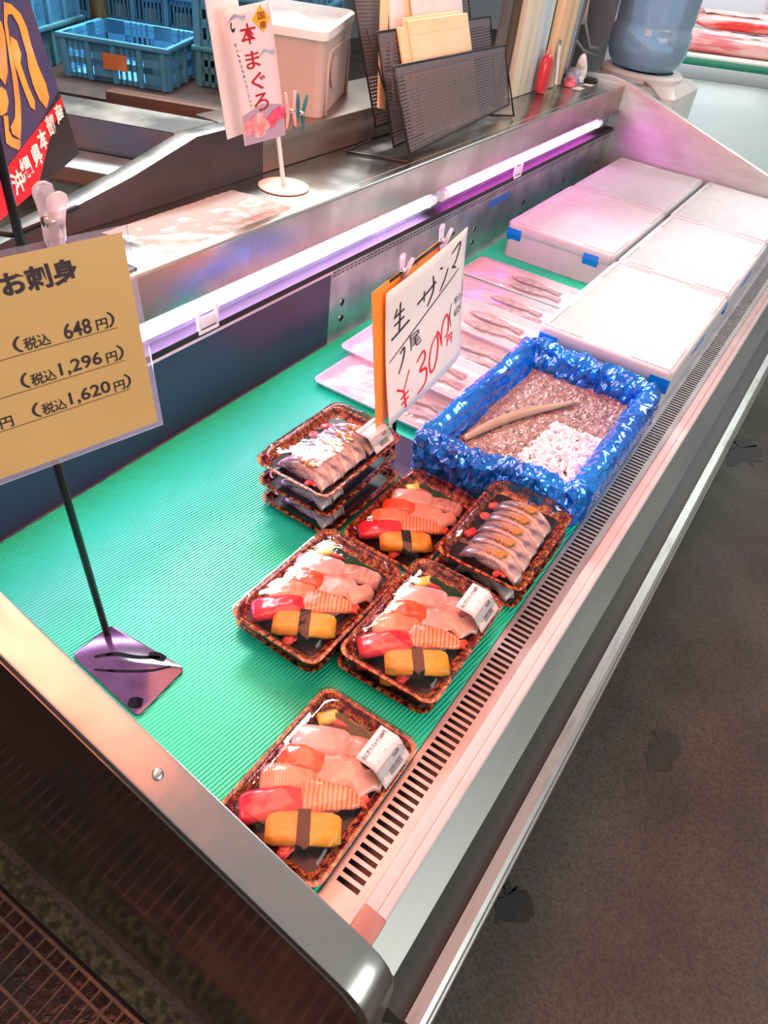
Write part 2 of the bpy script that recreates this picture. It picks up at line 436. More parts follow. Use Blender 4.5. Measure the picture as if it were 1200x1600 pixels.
# front rail, apron, bumper
cpart(MB().prism([(-0.1155, -0.03), (-0.1155, 0.004), (-0.113, 0.010), (-0.0995, 0.0075), (-0.0985, 0.0055), (-0.0975, 0.0072), (-0.0885, 0.005), (-0.0865, 0.002), (-0.0865, -0.03)], 'y', YN1 + 0.030, YF0), 'front_rail', PINKRAIL, bevel=0.0006)
cpart(MB().prism([(-0.116, -0.03), (-0.116, 0.0045), (-0.113, 0.0108), (-0.0995, 0.0083), (-0.086, 0.0025), (-0.086, -0.03)], 'y', YN1, YN1 + 0.030), 'rail_near_end', mat('rail_brown', (0.36, 0.16, 0.13), 0.4), bevel=0.0006)  # near end of the rail, coloured a darker brown
cpart(MB().prism([(-0.0865, -0.002), (-0.0535, -0.026), (-0.0545, -0.031), (-0.088, -0.01)], 'y', YN1, YF0), 'front_apron', mat('satin_apron', (0.34, 0.36, 0.34), 0.46, 1.0, (0.28, 0.30, 0.28), 18, 0.4, 0.7, 6, (1, 0.2, 1), 0.03, 30))
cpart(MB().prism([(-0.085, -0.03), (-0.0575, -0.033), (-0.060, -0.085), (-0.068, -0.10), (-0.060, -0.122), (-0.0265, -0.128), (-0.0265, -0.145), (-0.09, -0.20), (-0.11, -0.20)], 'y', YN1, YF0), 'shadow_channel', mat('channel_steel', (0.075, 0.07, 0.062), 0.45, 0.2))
cpart(MB().prism([(-0.0262, -0.14), (-0.0255, -0.122), (-0.010, -0.124), (-0.0045, -0.128), (-0.002, -0.136), (0.0, -0.137), (0.0015, -0.142), (0.0015, -0.16), (-0.004, -0.20), (-0.06, -0.20)], 'y', YN1, YF0), 'bumper', mat('bumper_metal', (0.46, 0.47, 0.45), 0.4, 0.9, (0.30, 0.28, 0.25), 40, 0.55, 0.75, 6, (1, 0.25, 1), 0.05, 40))
# back wall
XB = -0.873
cpart(MB().box(XB - 0.012, XB - 0.004, YN1, YF0, -0.05, 0.172), 'back_panel', STEEL_G)
cpart(MB().box(XB - 0.004, XB, YN1, 1.262, -0.003, 0.167), 'navy_plate', NAVY)
slits = MB()
for i in range(110):
    y = 1.275 + i * 0.016
    for z in (0.153, 0.160): slits.box(XB - 0.0041, XB - 0.0034, y, y + 0.011, z - 0.0011, z + 0.0011)
tag(cpart(slits, 'vent_slits', DARK), kind='stuff')
hole = MB().prism([(0.0085 * math.cos(a), 0.0085 * math.sin(a)) for a in [2 * math.pi * i / 14 for i in range(14)]], 'x', -0.0003, 0.0009).mesh('vent_hole'); hole.materials.append(DARK)
ring = MB().loft([[Vector((h, r * math.cos(a), r * math.sin(a))) for a in [2 * math.pi * i / 14 for i in range(14)]] for r, h in ((0.0085, 0.0009), (0.0095, 0.0014), (0.0105, 0.0006))], False, False).mesh('hole_rim'); ring.materials.append(STEEL)
for y in (1.318, 1.97, 2.30, 2.63, 2.95):
    for z in (0.078, 0.039):
        h = link('vent_hole', hole, case, CO + Vector((XB - 0.004, y, z))); r_ = link('hole_rim', ring, h)
sign_strip = cpart(MB().box(XB - 0.004, XB - 0.0032, 2.04, 2.17, 0.118, 0.14), 'blue_sticker', mat('sticker_blue', '#2d5fb4', 0.4))
cpart(MB().box(XB - 0.03, XB + 0.002, YN1, YF0, 0.1715, 0.184), 'gap_shade_strip', DARK)  # near-black box stands in for the shade inside the gap
cpart(MB().box(XB - 0.006, XB + 0.003, YN1, 1.262, 0.166, 0.1715), 'edge_strip', mat('lilac_edge', (0.62, 0.55, 0.72), 0.3))
cpart(MB().box(XB - 0.034, XB - 0.026, YN1, YF0, 0.184, 0.25), 'lamp_backplate', STEEL_G)
cpart(MB().prism([(XB - 0.034, 0.25), (XB - 0.034, 0.246), (XB - 0.004, 0.240), (XB, 0.2435), (XB + 0.001, 0.322), (XB - 0.002, 0.326), (XB - 0.18, 0.326), (XB - 0.18, 0.318), (XB - 0.007, 0.318), (XB - 0.006, 0.25)], 'y', YN0, YF0), 'counter_top', STEEL_T, bevel=0.0015)
cpart(MB().box(XB - 0.020, XB - 0.0185, YN0, YF0 - 0.005, 0.326, 0.3264), 'counter_seam', mat('seam', (0.75, 0.72, 0.66), 0.3, 0.8))
cpart(MB().box(XB - 0.18, XB - 0.172, YN0, YF0, FLOOR + 0.03, 0.318), 'rear_plate', STEEL_G)

# tube lamps under the counter lip
def tube_lamp(y0, y1, glow, strength, label, clips):
    t = empty('tube_lamp', (XB - 0.012, (y0 + y1) / 2, 0.218), label, 'lamp', 'tube lamps along the back wall')
    c = t.location
    MB().tube([(0, y0 - c.y + 0.025, 0), (0, y1 - c.y - 0.025, 0)], 0.0115, 16).build('glass_tube', mat('glow_' + str(strength), (1, 1, 1), 0.4, emit=glow, estr=strength), t, True)
    for s in (y0, y1):
        mb = MB(); sg = 1 if s == y0 else -1
        mb.tube([(0, s - c.y, 0), (0, s - c.y + sg * 0.025, 0)], 0.0135, 16); mb.box(-0.02, -0.005, s - c.y - 0.004, s - c.y + sg * 0.022, -0.014, 0.014)
        mb.build('end_socket', WHITE, t, auto=0.6)
    for y in clips:
        mb = MB()
        mb.box(0.010, 0.013, y - c.y - 0.022, y - c.y + 0.022, -0.036, -0.012); mb.box(-0.012, 0.016, y - c.y - 0.026, y - c.y + 0.026, -0.043, -0.036)
        mb.box(0.009, 0.016, y - c.y - 0.026, y - c.y - 0.019, -0.036, 0.004); mb.box(0.009, 0.016, y - c.y + 0.019, y - c.y + 0.026, -0.036, 0.004)
        mb.build('lamp_clip', mat('clip_plastic', (0.82, 0.74, 0.84), 0.25, coat=0.4), t, bevel=0.002)
    return t


tube_lamp(0.30, 1.70, (0.82, 0.46, 1.0), 24.0, 'glaring white fluorescent tube along the nearer back wall', (0.885,))
tube_lamp(1.74, 2.885, (1.0, 0.12, 0.86), 8.5, 'pink fluorescent tube along the far back wall', (2.19,))

# ------------------------------------------------------------------ green ribbed mat on the deck
def mat_material():
    m = mat('green_mat', (0.015, 0.68, 0.42), 0.36, 0, (0.012, 0.58, 0.33), 5, 0.3, 0.75, 6, rough2=0.42)
    nt = m.node_tree; b = nt.nodes['Principled BSDF']
    tc = nd(nt, 'ShaderNodeTexCoord'); n = nd(nt, 'ShaderNodeTexNoise'); n.inputs['Scale'].default_value = 3.2; n.inputs['Detail'].default_value = 6
    nt.links.new(tc.outputs['Object'], n.inputs['Vector'])
    return m


GM = mat_material()
mt = MB()
ang = math.radians(7.5); px, py = math.cos(ang), -math.sin(ang)   # across the ribs; ribs run along (sin,cos)
x0, x1, y0, y1 = -0.866, -0.1645, 0.278, 3.028
mt.box(x0, x1, y0, y1, -0.003, -0.0002)
rx, ry = math.sin(ang), math.cos(ang)
s_ = -1.25
while s_ < 0.3:
    # line p = s*(px,py) + t*(rx,ry) clipped to the mat
    t0, t1 = -9, 9
    for a, d, lo, hi in ((s_ * px, rx, x0 + 0.001, x1 - 0.001), (s_ * py, ry, y0 + 0.001, min(y1, 2.3))):
        ta, tb = (lo - a) / d, (hi - a) / d
        t0, t1 = max(t0, min(ta, tb)), min(t1, max(ta, tb))
    if t1 - t0 > 0.01:
        w_ = 0.0017; A = Vector((s_ * px + t0 * rx, s_ * py + t0 * ry, 0)); B = Vector((s_ * px + t1 * rx, s_ * py + t1 * ry, 0)); q = Vector((px, py, 0)) * w_
        up = Vector((0, 0, 0.0009)); dn = Vector((0, 0, -0.0003))
        mt.add([A - q + dn, A - q * 0.4 + up, A + q * 0.4 + up, A + q + dn, B - q + dn, B - q * 0.4 + up, B + q * 0.4 + up, B + q + dn], [(0, 1, 5, 4), (1, 2, 6, 5), (2, 3, 7, 6), (0, 3, 2, 1), (4, 5, 6, 7)])
    s_ += 0.0052
tag(mt.build('ribbed_mat', GM), 'turquoise green ribbed plastic mat lining the case deck', 'mat')

# ------------------------------------------------------------------ foam fish boxes
def foam_box(x0, x1, y0, y1, h, label, tapes, tilt=0.0):
    b = empty('foam_box', ((x0 + x1) / 2, (y0 + y1) / 2, 0.0014), label, 'foam box', 'white lidded foam boxes at the far end')
    hx, hy = (x1 - x0) / 2, (y1 - y0) / 2
    t = 0.005; L = h - 0.030
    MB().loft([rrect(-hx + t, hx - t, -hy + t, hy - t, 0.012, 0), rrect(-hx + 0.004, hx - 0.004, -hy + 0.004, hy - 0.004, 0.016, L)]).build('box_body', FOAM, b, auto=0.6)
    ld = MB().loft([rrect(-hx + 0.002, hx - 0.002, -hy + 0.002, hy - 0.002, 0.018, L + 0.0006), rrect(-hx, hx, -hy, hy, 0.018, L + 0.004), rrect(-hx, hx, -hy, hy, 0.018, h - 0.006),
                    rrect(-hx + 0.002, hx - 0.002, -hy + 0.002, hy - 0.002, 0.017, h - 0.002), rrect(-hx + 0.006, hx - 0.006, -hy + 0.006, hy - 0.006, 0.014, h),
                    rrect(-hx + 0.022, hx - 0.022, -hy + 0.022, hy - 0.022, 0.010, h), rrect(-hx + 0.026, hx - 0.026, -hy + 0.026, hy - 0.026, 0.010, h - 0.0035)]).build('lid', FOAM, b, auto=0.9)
    for sx in (-1, 1):
        for sy in (-1, 1):
            rd = MB(); a, c = sx * (hx - 0.009), sy * (hy - 0.009)
            P_ = [(a, c), (a - sx * 0.09, c), (a - sx * 0.09, c - sy * 0.008), (a - sx * 0.008, c - sy * 0.008), (a - sx * 0.008, c - sy * 0.13), (a, c - sy * 0.13)]
            rd.prism(P_, 'z', h - 0.0005, h + 0.0022).build('stacking_ridge', FOAM, ld, bevel=0.0010)
    for (u, side) in tapes:
        tx = -hx + u * 2 * hx
        if side == 'front':
            MB().prism([(-hy - 0.0012, h - 0.016), (-hy - 0.0012, L - 0.002), (-hy + 0.0055, L - 0.022), (-hy + 0.0075, L - 0.022), (-hy + 0.0005, L), (-hy + 0.0005, h - 0.016)], 'x', tx - 0.022, tx + 0.022).build('tape', TAPE, b)
        else:
            MB().prism([(hx + 0.0012, h - 0.016), (hx + 0.0012, L - 0.002), (hx - 0.0075, L - 0.03), (hx - 0.0085, L - 0.03), (hx - 0.0005, L), (hx - 0.0005, h - 0.016)], 'y', -hy + u * 2 * hy - 0.03, -hy + u * 2 * hy + 0.03).build('tape', TAPE, b)
    return b


foam_box(-0.474, -0.164, 1.512, 2.020, 0.101, 'lidded white foam box nearest the blue-lined ice box', [(0.09, 'front'), (0.93, 'front'), (0.5, 'side')])
foam_box(-0.472, -0.164, 2.030, 2.524, 0.100, 'lidded white foam box behind the front one, against the grille', [(0.93, 'front'), (0.5, 'side')])
foam_box(-0.812, -0.482, 2.045, 2.522, 0.100, 'lidded white foam box with two blue tapes beside the back wall', [(0.08, 'front'), (0.80, 'front')])
foam_box(-0.808, -0.487, 2.530, 3.006, 0.100, 'lidded white foam box in the far back corner', [])
foam_box(-0.476, -0.168, 2.532, 3.006, 0.099, 'lidded white foam box against the far panel beside the grille', [])

# ------------------------------------------------------------------ white film-wrapped fish trays
TRAY = mat('tray_foam', (0.84, 0.80, 0.84), 0.35, 0, None, coat=0.3)
FISHG = mat('fish_grey', (0.30, 0.24, 0.27), 0.35, 0, (0.66, 0.56, 0.60), 90, 0.35, 0.65, 5, (1, 1.5, 1))
FILM = clear('tray_film', (0.99, 0.97, 0.99), 0.14, 1.2, 0.35, 40, 0.16)


def fish_tray(cx, cy, z, rz, tilt, label, marks=True):
    t = empty('fish_tray', (cx, cy, z), label, 'fish tray', 'white wrapped fish trays')
    t.rotation_euler = (tilt, 0, rz)
    hx, hy = 0.165, 0.074
    MB().loft([rrect(-hx + 0.012, hx - 0.012, -hy + 0.012, hy - 0.012, 0.012, 0), rrect(-hx, hx, -hy, hy, 0.016, 0.014), rrect(-hx, hx, -hy, hy, 0.016, 0.016), rrect(-hx + 0.006, hx - 0.006, -hy + 0.006, hy - 0.006, 0.012, 0.016),
               rrect(-hx + 0.018, hx - 0.018, -hy + 0.018, hy - 0.018, 0.01, 0.004)]).build('tray', TRAY, t, auto=0.7)
    # folded film over the top with soft folds
    def film(u, v):
        x = (u - 0.5) * 2 * (hx - 0.001); y = (v - 0.5) * 2 * (hy - 0.001)
        e = min(1, (1 - abs(2 * u - 1)) * 9) * min(1, (1 - abs(2 * v - 1)) * 5)
        return (x, y, 0.0165 + e * (0.0055 + 0.0022 * noise.noise(Vector((x * 14 + cy * 50, y * 40, 2)))))
    MB().grid(film, 26, 14).build('wrapping_film', FILM, t, True)
    if marks:
        mk = MB(); f = plane_map((hx - 0.075, -0.045, 0.0228), (1, 0, 0), (0, 1, 0))
        rr = random.Random(int(cy * 997))
        for k in range(5):
            xx = rr.random() * 0.05; yy = 0.01 + rr.random() * 0.08
            stroke(mk, f, [(xx, yy), (xx + 0.006 + 0.01 * rr.random(), yy + 0.001)], 0.0018)
        mk.build('film_print', mat('print_grey', (0.16, 0.12, 0.15), 0.6), t)
    for k, dy in ((0, -0.018), (1, 0.026)):
        f = bpy.data.objects.new('fish_fillet', fillet_me); COL.objects.link(f); f.location = t.matrix_basis @ Vector((0.045 - 0.015 * k, dy, 0.0062)); f.rotation_euler = (tilt, 0, rz + 0.05 - 0.1 * k)
        tag(f, ('nearer' if k == 0 else 'farther') + ' dark grey fish fillet in the ' + label.replace('white wrapped fish tray', 'tray').replace(', ', ' '), 'fish', 'fillets in the wrapped trays')
    return t


fm = MB(); rings = []
for i in range(13):
    u = i / 12; wv = 0.019 * (math.sin(math.pi * min(1, u * 1.25 + 0.02)) ** 0.6 if u < 0.78 else 0.42 + (u - 0.78) * 1.2)
    hh = 0.008 * max(0.12, math.sin(math.pi * (0.05 + 0.9 * u)))
    rings.append([Vector(((u - 0.5) * 0.15, wv * math.cos(a), 0.0005 + hh / 2 + hh / 2 * math.sin(a))) for a in [2 * math.pi * j / 10 for j in range(10)]])
fm.loft(rings); fillet_me = fm.mesh('fish_fillet', True); fillet_me.materials.append(FISHG)
bpy.context.view_layer.update()
for (cx, cy, z, rz, tl, lb) in ((-0.622, 1.165, 0.001, 0.00, 0.0, 'white wrapped fish tray nearest the stacked sushi packs'), (-0.645, 1.290, 0.020, -0.03, 0.05, 'white wrapped fish tray lying second, behind the handwritten sign'),
                                (-0.625, 1.440, 0.001, 0.02, 0.0, 'white wrapped fish tray third from the sushi packs'), (-0.640, 1.570, 0.019, -0.02, 0.06, 'white wrapped fish tray fourth from the sushi packs'),
                                (-0.655, 1.725, 0.002, 0.01, 0.0, 'white wrapped fish tray second from the foam boxes'), (-0.668, 1.885, 0.001, 0.0, 0.0, 'white wrapped fish tray pushed against the foam boxes')):
    fish_tray(cx, cy, z, rz, tl, lb)

# ------------------------------------------------------------------ ice box lined with blue film
ib = empty('ice_box', (-0.318, 1.215, 0.0005), 'foam box lined with crinkled blue plastic film and filled with ice', 'ice box')
IX0, IX1, IY0, IY1, IH = -0.162, 0.150, -0.236, 0.262, 0.085
MB().loft([rrect(IX0 + 0.02, IX1 - 0.02, IY0 + 0.046, IY1 - 0.02, 0.02, 0), rrect(IX0 + 0.012, IX1 - 0.012, IY0 + 0.036, IY1 - 0.012, 0.02, IH - 0.032), rrect(IX0 + 0.026, IX1 - 0.026, IY0 + 0.048, IY1 - 0.026, 0.015, IH - 0.032),
           rrect(IX0 + 0.055, IX1 - 0.055, IY0 + 0.075, IY1 - 0.055, 0.015, 0.015)]).build('foam_shell', FOAM, ib, auto=0.7)
BLUE = mat('blue_film', (0.0, 0.12, 0.62), 0.15, 0.5, (0.0, 0.25, 0.85), 9, 0.35, 0.65, 4, None, 0.0, 50, spec=0.9, coat=0.7)
# film: profile from inside bottom, up, over the rim, down outside; crumpled with sharp creases
prof0 = [(0.052, 0.020), (0.046, 0.040), (0.040, 0.060), (0.034, 0.076), (0.028, 0.086), (0.020, 0.091), (0.012, 0.091), (0.004, 0.087), (-0.001, 0.078), (-0.003, 0.063), (-0.003, 0.045), (0.000, 0.025), (0.004, 0.010), (0.008, 0.002)]
prof = []
for i in range(len(prof0) - 1):
    for t in (0, 1 / 3, 2 / 3):
        prof.append((prof0[i][0] * (1 - t) + prof0[i + 1][0] * t, prof0[i][1] * (1 - t) + prof0[i + 1][1] * t))
prof.append(prof0[-1])
ring0 = rrect(IX0, IX1, IY0, IY1, 0.030, 0, 10)
tot = 0; L_ = [0]
for i in range(len(ring0)):
    tot += (ring0[(i + 1) % len(ring0)] - ring0[i]).length; L_.append(tot)
nP = 440; per = []; rg = random.Random(4); j = 0
for i in range(nP):
    t = tot * i / nP
    while L_[j + 1] < t: j += 1
    a, b = ring0[j], ring0[(j + 1) % len(ring0)]; q = a.lerp(b, (t - L_[j]) / max(1e-9, L_[j + 1] - L_[j])); per.append(q)
cxm, cym = (IX0 + IX1) / 2, (IY0 + IY1) / 2


def crease(p, sc, seed):
    q = Vector((p.x, p.y, p.z)) + 0.012 * noise.noise_vector(Vector((p.x * 18, p.y * 18, p.z * 18 + seed)))
    a = noise.voronoi(q * sc + Vector((0, 0, seed)))[0]; b = noise.voronoi(q * sc * 2.3 + Vector((0, 0, seed + 5)))[0]
    return 0.9 * a[0] + 0.35 * b[0] - 0.5


mb = MB()
for k, (d, z) in enumerate(prof):
    for i, q in enumerate(per):
        tn = (per[(i + 1) % nP] - per[i - 1]).normalized(); nrm = Vector((tn.y, -tn.x, 0))
        qy = (q.y - cym) / ((IY1 - IY0) / 2); qx = (q.x - cxm) / ((IX1 - IX0) / 2)
        near = max(0, -qy - 0.75) / 0.25; farw = max(0, qy - 0.75) / 0.25; left = 1 if qx < -0.9 and abs(qy) < 0.8 else 0; right = 1 if qx > 0.9 and abs(qy) < 0.8 else 0
        amp = 0.006 + 0.011 * max(near, farw)
        if left: amp = 0.0025
        if right: amp = 0.0045
        dd = d
        if right and k > 16: dd -= 0.008 * min(1, (k - 16) / 8)
        p = q - nrm * dd + Vector((0, 0, z))
        c1_ = crease(p, 44, 1); c2_ = crease(p, 40, 40)
        p = p + nrm * amp * c1_ * 1.3 + Vector((0, 0, amp * c2_ * (1.0 if z > 0.05 else 0.4)))
        if right or left:   # long taut folds along the side
            p += nrm * 0.0022 * math.sin(z * 330 + q.y * 26 + 2 * noise.noise(Vector((q.y * 6, z * 20, 4))))
        bul = 0.016 * near + 0.010 * farw
        if 3 < k < 24: p -= nrm * bul * max(0, 1 - abs(k - 10) / 8) * (0.7 + 0.8 * noise.noise(Vector((q.x * 14, q.y * 14, 2))))
        if qy < -0.7: p.y += 0.024 * max(0.0, min(1.0, (q.x + 0.03) / 0.04)) * min(1, (-qy - 0.7) / 0.15)
        p.z = max(0.001, p.z); p.x = min(p.x, 0.162)
        mb.v.append(tuple(p))
for k in range(len(prof) - 1):
    for i in range(nP):
        a = k * nP + i; b = k * nP + (i + 1) % nP; mb.f += [(a, b, b + nP), (a, b + nP, a + nP)] if (i * 7 + k * 3) % 5 < 2 else [(a, b, a + nP), (b, b + nP, a + nP)]
mb.build('blue_film_liner', BLUE, ib, auto=0.45)
# crushed ice: brown bed, whiter chips in one patch
ICE = mat('ice_brown', (0.20, 0.10, 0.085), 0.10, 0, (0.34, 0.21, 0.19), 60, 0.35, 0.7, 5, None, 0.9, 160, spec=0.8, coat=0.6)
mb = MB()
mb.grid(lambda u, v: (IX0 + 0.035 + u * (IX1 - IX0 - 0.07), IY0 + 0.035 + v * (IY1 - IY0 - 0.07), 0.040 + 0.0035 * noise.noise(Vector((u * 20, v * 34, 5))) + 0.003 * noise.noise(Vector((u * 55, v * 90, 1)))), 80, 120)
ice = tag(mb.build('ice_bed', ICE, None, loc=(-0.318, 1.215, 0.0005)), 'bed of brownish crushed ice filling the blue-lined box', 'ice', kind='stuff')
ICEW = mat('ice_white', (0.78, 0.70, 0.72), 0.18, 0, (0.90, 0.85, 0.88), 80, 0.35, 0.65, 5, None, 0.6, 220, sss=0.2, coat=0.4)
mb = MB(); rg = random.Random(11)
quad = [Vector((0.000, -0.118)), Vector((0.112, -0.132)), Vector((0.108, 0.045)), Vector((0.010, 0.040))]
base_ice = MB().box(-1, 1, -1, 1, -1, 1)
for k in range(640):
    u, v = rg.random(), rg.random()
    p = (quad[0] * (1 - u) + quad[1] * u) * (1 - v) + (quad[3] * (1 - u) + quad[2] * u) * v
    s = rg.uniform(0.0028, 0.0055)
    R = Matrix.Rotation(rg.uniform(0, 6), 4, (rg.random(), rg.random(), rg.random() + 0.1))
    Mx = Matrix.Translation((p.x, p.y, 0.043 + rg.uniform(0, 0.004))) @ R @ Matrix.Diagonal((s, s * rg.uniform(0.6, 1.2), s * rg.uniform(0.5, 0.9), 1))
    mb.box(-1, 1, -1, 1, -1, 1, Mx)
tag(mb.build('ice_chips', ICEW, None, loc=(-0.318, 1.215, 0.0005)), 'patch of bright white crushed ice lying in the ice box', 'ice', kind='stuff')
# one long slim fish on the ice
mb = MB(); rings = []
for i in range(25):
    u = i / 24; c = Vector((-0.105 + 0.115 * u - 0.018 * math.sin(math.pi * u), -0.135 + 0.27 * u, 0.047))
    wv = 0.011 * (0.25 + 0.75 * math.sin(math.pi * (0.12 + 0.83 * u)) ** 0.8) * (1 if u < 0.9 else 0.9); hv = 0.009 * (0.3 + 0.7 * math.sin(math.pi * (0.1 + 0.85 * u)))
    t = Vector((0.39, 0.92, 0)); q = Vector((0.92, -0.39, 0))
    rings.append([c + q * wv * math.cos(a) + Vector((0, 0, hv * math.sin(a))) for a in [2 * math.pi * j / 12 for j in range(12)]])
sf = empty('saury_fish', (-0.318, 1.215, 0.0005), 'long slim silver fish lying across the ice in the blue-lined box', 'fish')
mb.loft(rings).build('fish_body', mat('saury_skin', (0.42, 0.27, 0.18), 0.22, 0.2, (0.66, 0.50, 0.36), 12, 0.4, 0.65, 3, (1, 0.2, 1), coat=0.5), sf, True)
mb = MB(); e = rings[-1][0] * 0.5 + rings[-1][6] * 0.5
mb.add([e + Vector((-0.002, -0.002, 0)), e + Vector((0.014, 0.012, 0.001)), e + Vector((0.006, 0.012, 0.001)), e + Vector((0.000, 0.020, 0.001)),
        e + Vector((-0.002, -0.002, 0.002)), e + Vector((0.014, 0.012, 0.002)), e + Vector((0.006, 0.012, 0.002)), e + Vector((0.000, 0.020, 0.002))], [(0, 1, 2, 3)[::-1], (4, 5, 6, 7), (0, 1, 5, 4), (1, 2, 6, 5), (2, 3, 7, 6), (3, 0, 4, 7)])
mb.build('tail_fin', MATS['saury_skin'], sf)

# ------------------------------------------------------------------ sushi packs
def pattern_mat():
    m = mat('tray_lacquer', (0.015, 0.006, 0.006), 0.25, 0, None, coat=0.4)
    nt = m.node_tree; b = nt.nodes['Principled BSDF']
    tc = nd(nt, 'ShaderNodeTexCoord'); n = nd(nt, 'ShaderNodeTexNoise'); n.inputs['Scale'].default_value = 130; n.inputs['Detail'].default_value = 3; n.inputs['Roughness'].default_value = 0.6
    nt.links.new(tc.outputs['Object'], n.inputs['Vector'])
    cr = nd(nt, 'ShaderNodeValToRGB'); cr.color_ramp.interpolation = 'CONSTANT'
    el = cr.color_ramp.elements; el[0].position = 0; el[0].color = (0.012, 0.005, 0.004, 1)
    for p, c in ((0.42, (0.45, 0.012, 0.016, 1)), (0.50, (0.04, 0.01, 0.006, 1)), (0.53, (0.80, 0.42, 0.10, 1)), (0.60, (0.6, 0.03, 0.02, 1)), (0.66, (0.10, 0.16, 0.04, 1))):
        e = el.new(p); e.color = c
    el[1].position = 1.0 if el[1].position == 1.0 else el[1].position
    nt.links.new(n.outputs['Fac'], cr.inputs[0]); nt.links.new(cr.outputs[0], b.inputs['Base Color'])
    return m


PAT = pattern_mat()
BLK = mat('tray_black', (0.02, 0.010, 0.013), 0.25, spec=0.25)
PWX, PWY = 0.149, 0.222
hx, hy = PWX / 2, PWY / 2
tray_me = MB().loft([rrect(-hx + 0.014, hx - 0.014, -hy + 0.014, hy - 0.014, 0.012, 0.0), rrect(-hx + 0.004, hx - 0.004, -hy + 0.004, hy - 0.004, 0.016, 0.011), rrect(-hx, hx, -hy, hy, 0.018, 0.0115), rrect(-hx, hx, -hy, hy, 0.018, 0.013),
                     rrect(-hx + 0.005, hx - 0.005, -hy + 0.005, hy - 0.005, 0.015, 0.013), rrect(-hx + 0.016, hx - 0.016, -hy + 0.016, hy - 0.016, 0.011, 0.002)]).mesh('tray', True)
tray_me.set_sharp_from_angle(angle=0.6); tray_me.materials.append(PAT); tray_me.materials.append(BLK)
for p in tray_me.polygons:
    if len(p.vertices) > 4 or abs(p.normal.z) > 0.9 and p.center.z < 0.01: p.material_index = 1


def lid_ring(ins, z, r, flute=0.0, k=10):
    pts = rrect(-hx + ins, hx - ins, -hy + ins, hy - ins, max(0.004, r), z, k)
    # resample evenly so flutes are regular
    n = 112; tot = 0; L = [0]
    for i in range(len(pts)):
        tot += (pts[(i + 1) % len(pts)] - pts[i]).length; L.append(tot)
    out = []
    j = 0
    for i in range(n):
        t = tot * i / n
        while L[j + 1] < t: j += 1
        a, b = pts[j], pts[(j + 1) % len(pts)]; q = a.lerp(b, (t - L[j]) / max(1e-9, L[j + 1] - L[j]))
        if flute:
            c = Vector((q.x * 0.6, q.y * 0.8, q.z)); d = (q - Vector((max(-hx * .6, min(hx * .6, q.x)), max(-hy * .7, min(hy * .7, q.y)), q.z)))
            if d.length > 1e-6: q = q + d.normalized() * flute * (1 if i % 2 else -1)
        out.append(q)
    return out


lid_me = MB().loft([lid_ring(-0.0015, 0.0132, 0.019), lid_ring(-0.0015, 0.0155, 0.019), lid_ring(0.004, 0.0158, 0.017), lid_ring(0.006, 0.022, 0.017, 0.0007), lid_ring(0.011, 0.033, 0.020, 0.0009), lid_ring(0.017, 0.0385, 0.022, 0.0004), lid_ring(0.026, 0.0405, 0.02), lid_ring(0.048, 0.0412, 0.012)], False, True).mesh('lid', True)
lid_me.set_sharp_from_angle(angle=0.5); lid_me.materials.append(CLEAR)
RICE = mat('sushi_rice', (0.62, 0.50, 0.46), 0.5, 0, (0.46, 0.36, 0.32), 260, 0.4, 0.7, 3, None, 0.8, 350, sss=0.1)


def superell(lx, ly, lz, z0, n=18, m=8, e=0.55):
    mb = MB(); rings = []
    def sp(t, q): return math.copysign(abs(t) ** q, t)
    for j in range(1, m):
        p = -math.pi / 2 + math.pi * j / m
        rings.append([Vector((lx * sp(math.cos(p), e) * sp(math.cos(a), e), ly * sp(math.cos(p), e) * sp(math.sin(a), e), z0 + lz + lz * sp(math.sin(p), e))) for a in [2 * math.pi * i / n for i in range(n)]])
    return mb.loft(rings)


rice_me = superell(0.024, 0.0115, 0.0085, 0.0).mesh('rice', True); rice_me.materials.append(RICE)


def topping(L, W, th, z0, taper=0.25, bend=0.0, wob=0.0, droop=0.006, nose=0.0, seed=0, curl=0.0):
    """a slice draped over a rice block along local x"""
    nu, nv = 22, 10
    def S(u, v, side):
        x = (u - 0.5) * L
        ww = W * (1 - taper * (2 * u - 1 if nose else 0) - 0.22 * max(0, abs(2 * u - 1) - 0.75) / 0.25)
        y = (v - 0.5) * ww + bend * (1 - (2 * u - 1) ** 2) + wob * noise.noise(Vector((u * 5, v * 2, seed)))
        z = z0 - droop * (abs(2 * u - 1) ** 2.2) - 0.40 * droop * (abs(2 * v - 1) ** 3) + 0.0012 * noise.noise(Vector((u * 6, v * 4, seed + 3))) + curl * (2 * u - 1)
        edge = min(1, 14 * min(v, 1 - v) + 0.45) * min(1, 18 * min(u, 1 - u) + 0.5)
        return Vector((x, y, z + (th * edge if side else 0)))
    mb = MB()
    top = [[S(i / nu, j / nv, 1) for i in range(nu + 1)] for j in range(nv + 1)]
    bot = [[S(i / nu, j / nv, 0) for i in range(nu + 1)] for j in range(nv + 1)]
    for g in (top, bot):
        for r in g: mb.v += [tuple(p) for p in r]
    N = (nu + 1) * (nv + 1)
    for j in range(nv):
        for i in range(nu):
            a = j * (nu + 1) + i; mb.f += [(a, a + 1, a + nu + 2, a + nu + 1), (N + a, N + a + nu + 1, N + a + nu + 2, N + a + 1)]
    bd = [i for i in range(nu)] + [j * (nu + 1) + nu for j in range(nv)] + [nv * (nu + 1) + i for i in range(nu, 0, -1)] + [j * (nu + 1) for j in range(nv, 0, -1)]
    for i in range(len(bd)):
        a = bd[i]; b = bd[(i + 1) % len(bd)]; mb.f.append((a, N + a, N + b, b))
    return mb


def tm(mb, m):
    me = mb.mesh('topping', True); me.materials.append(m); return me


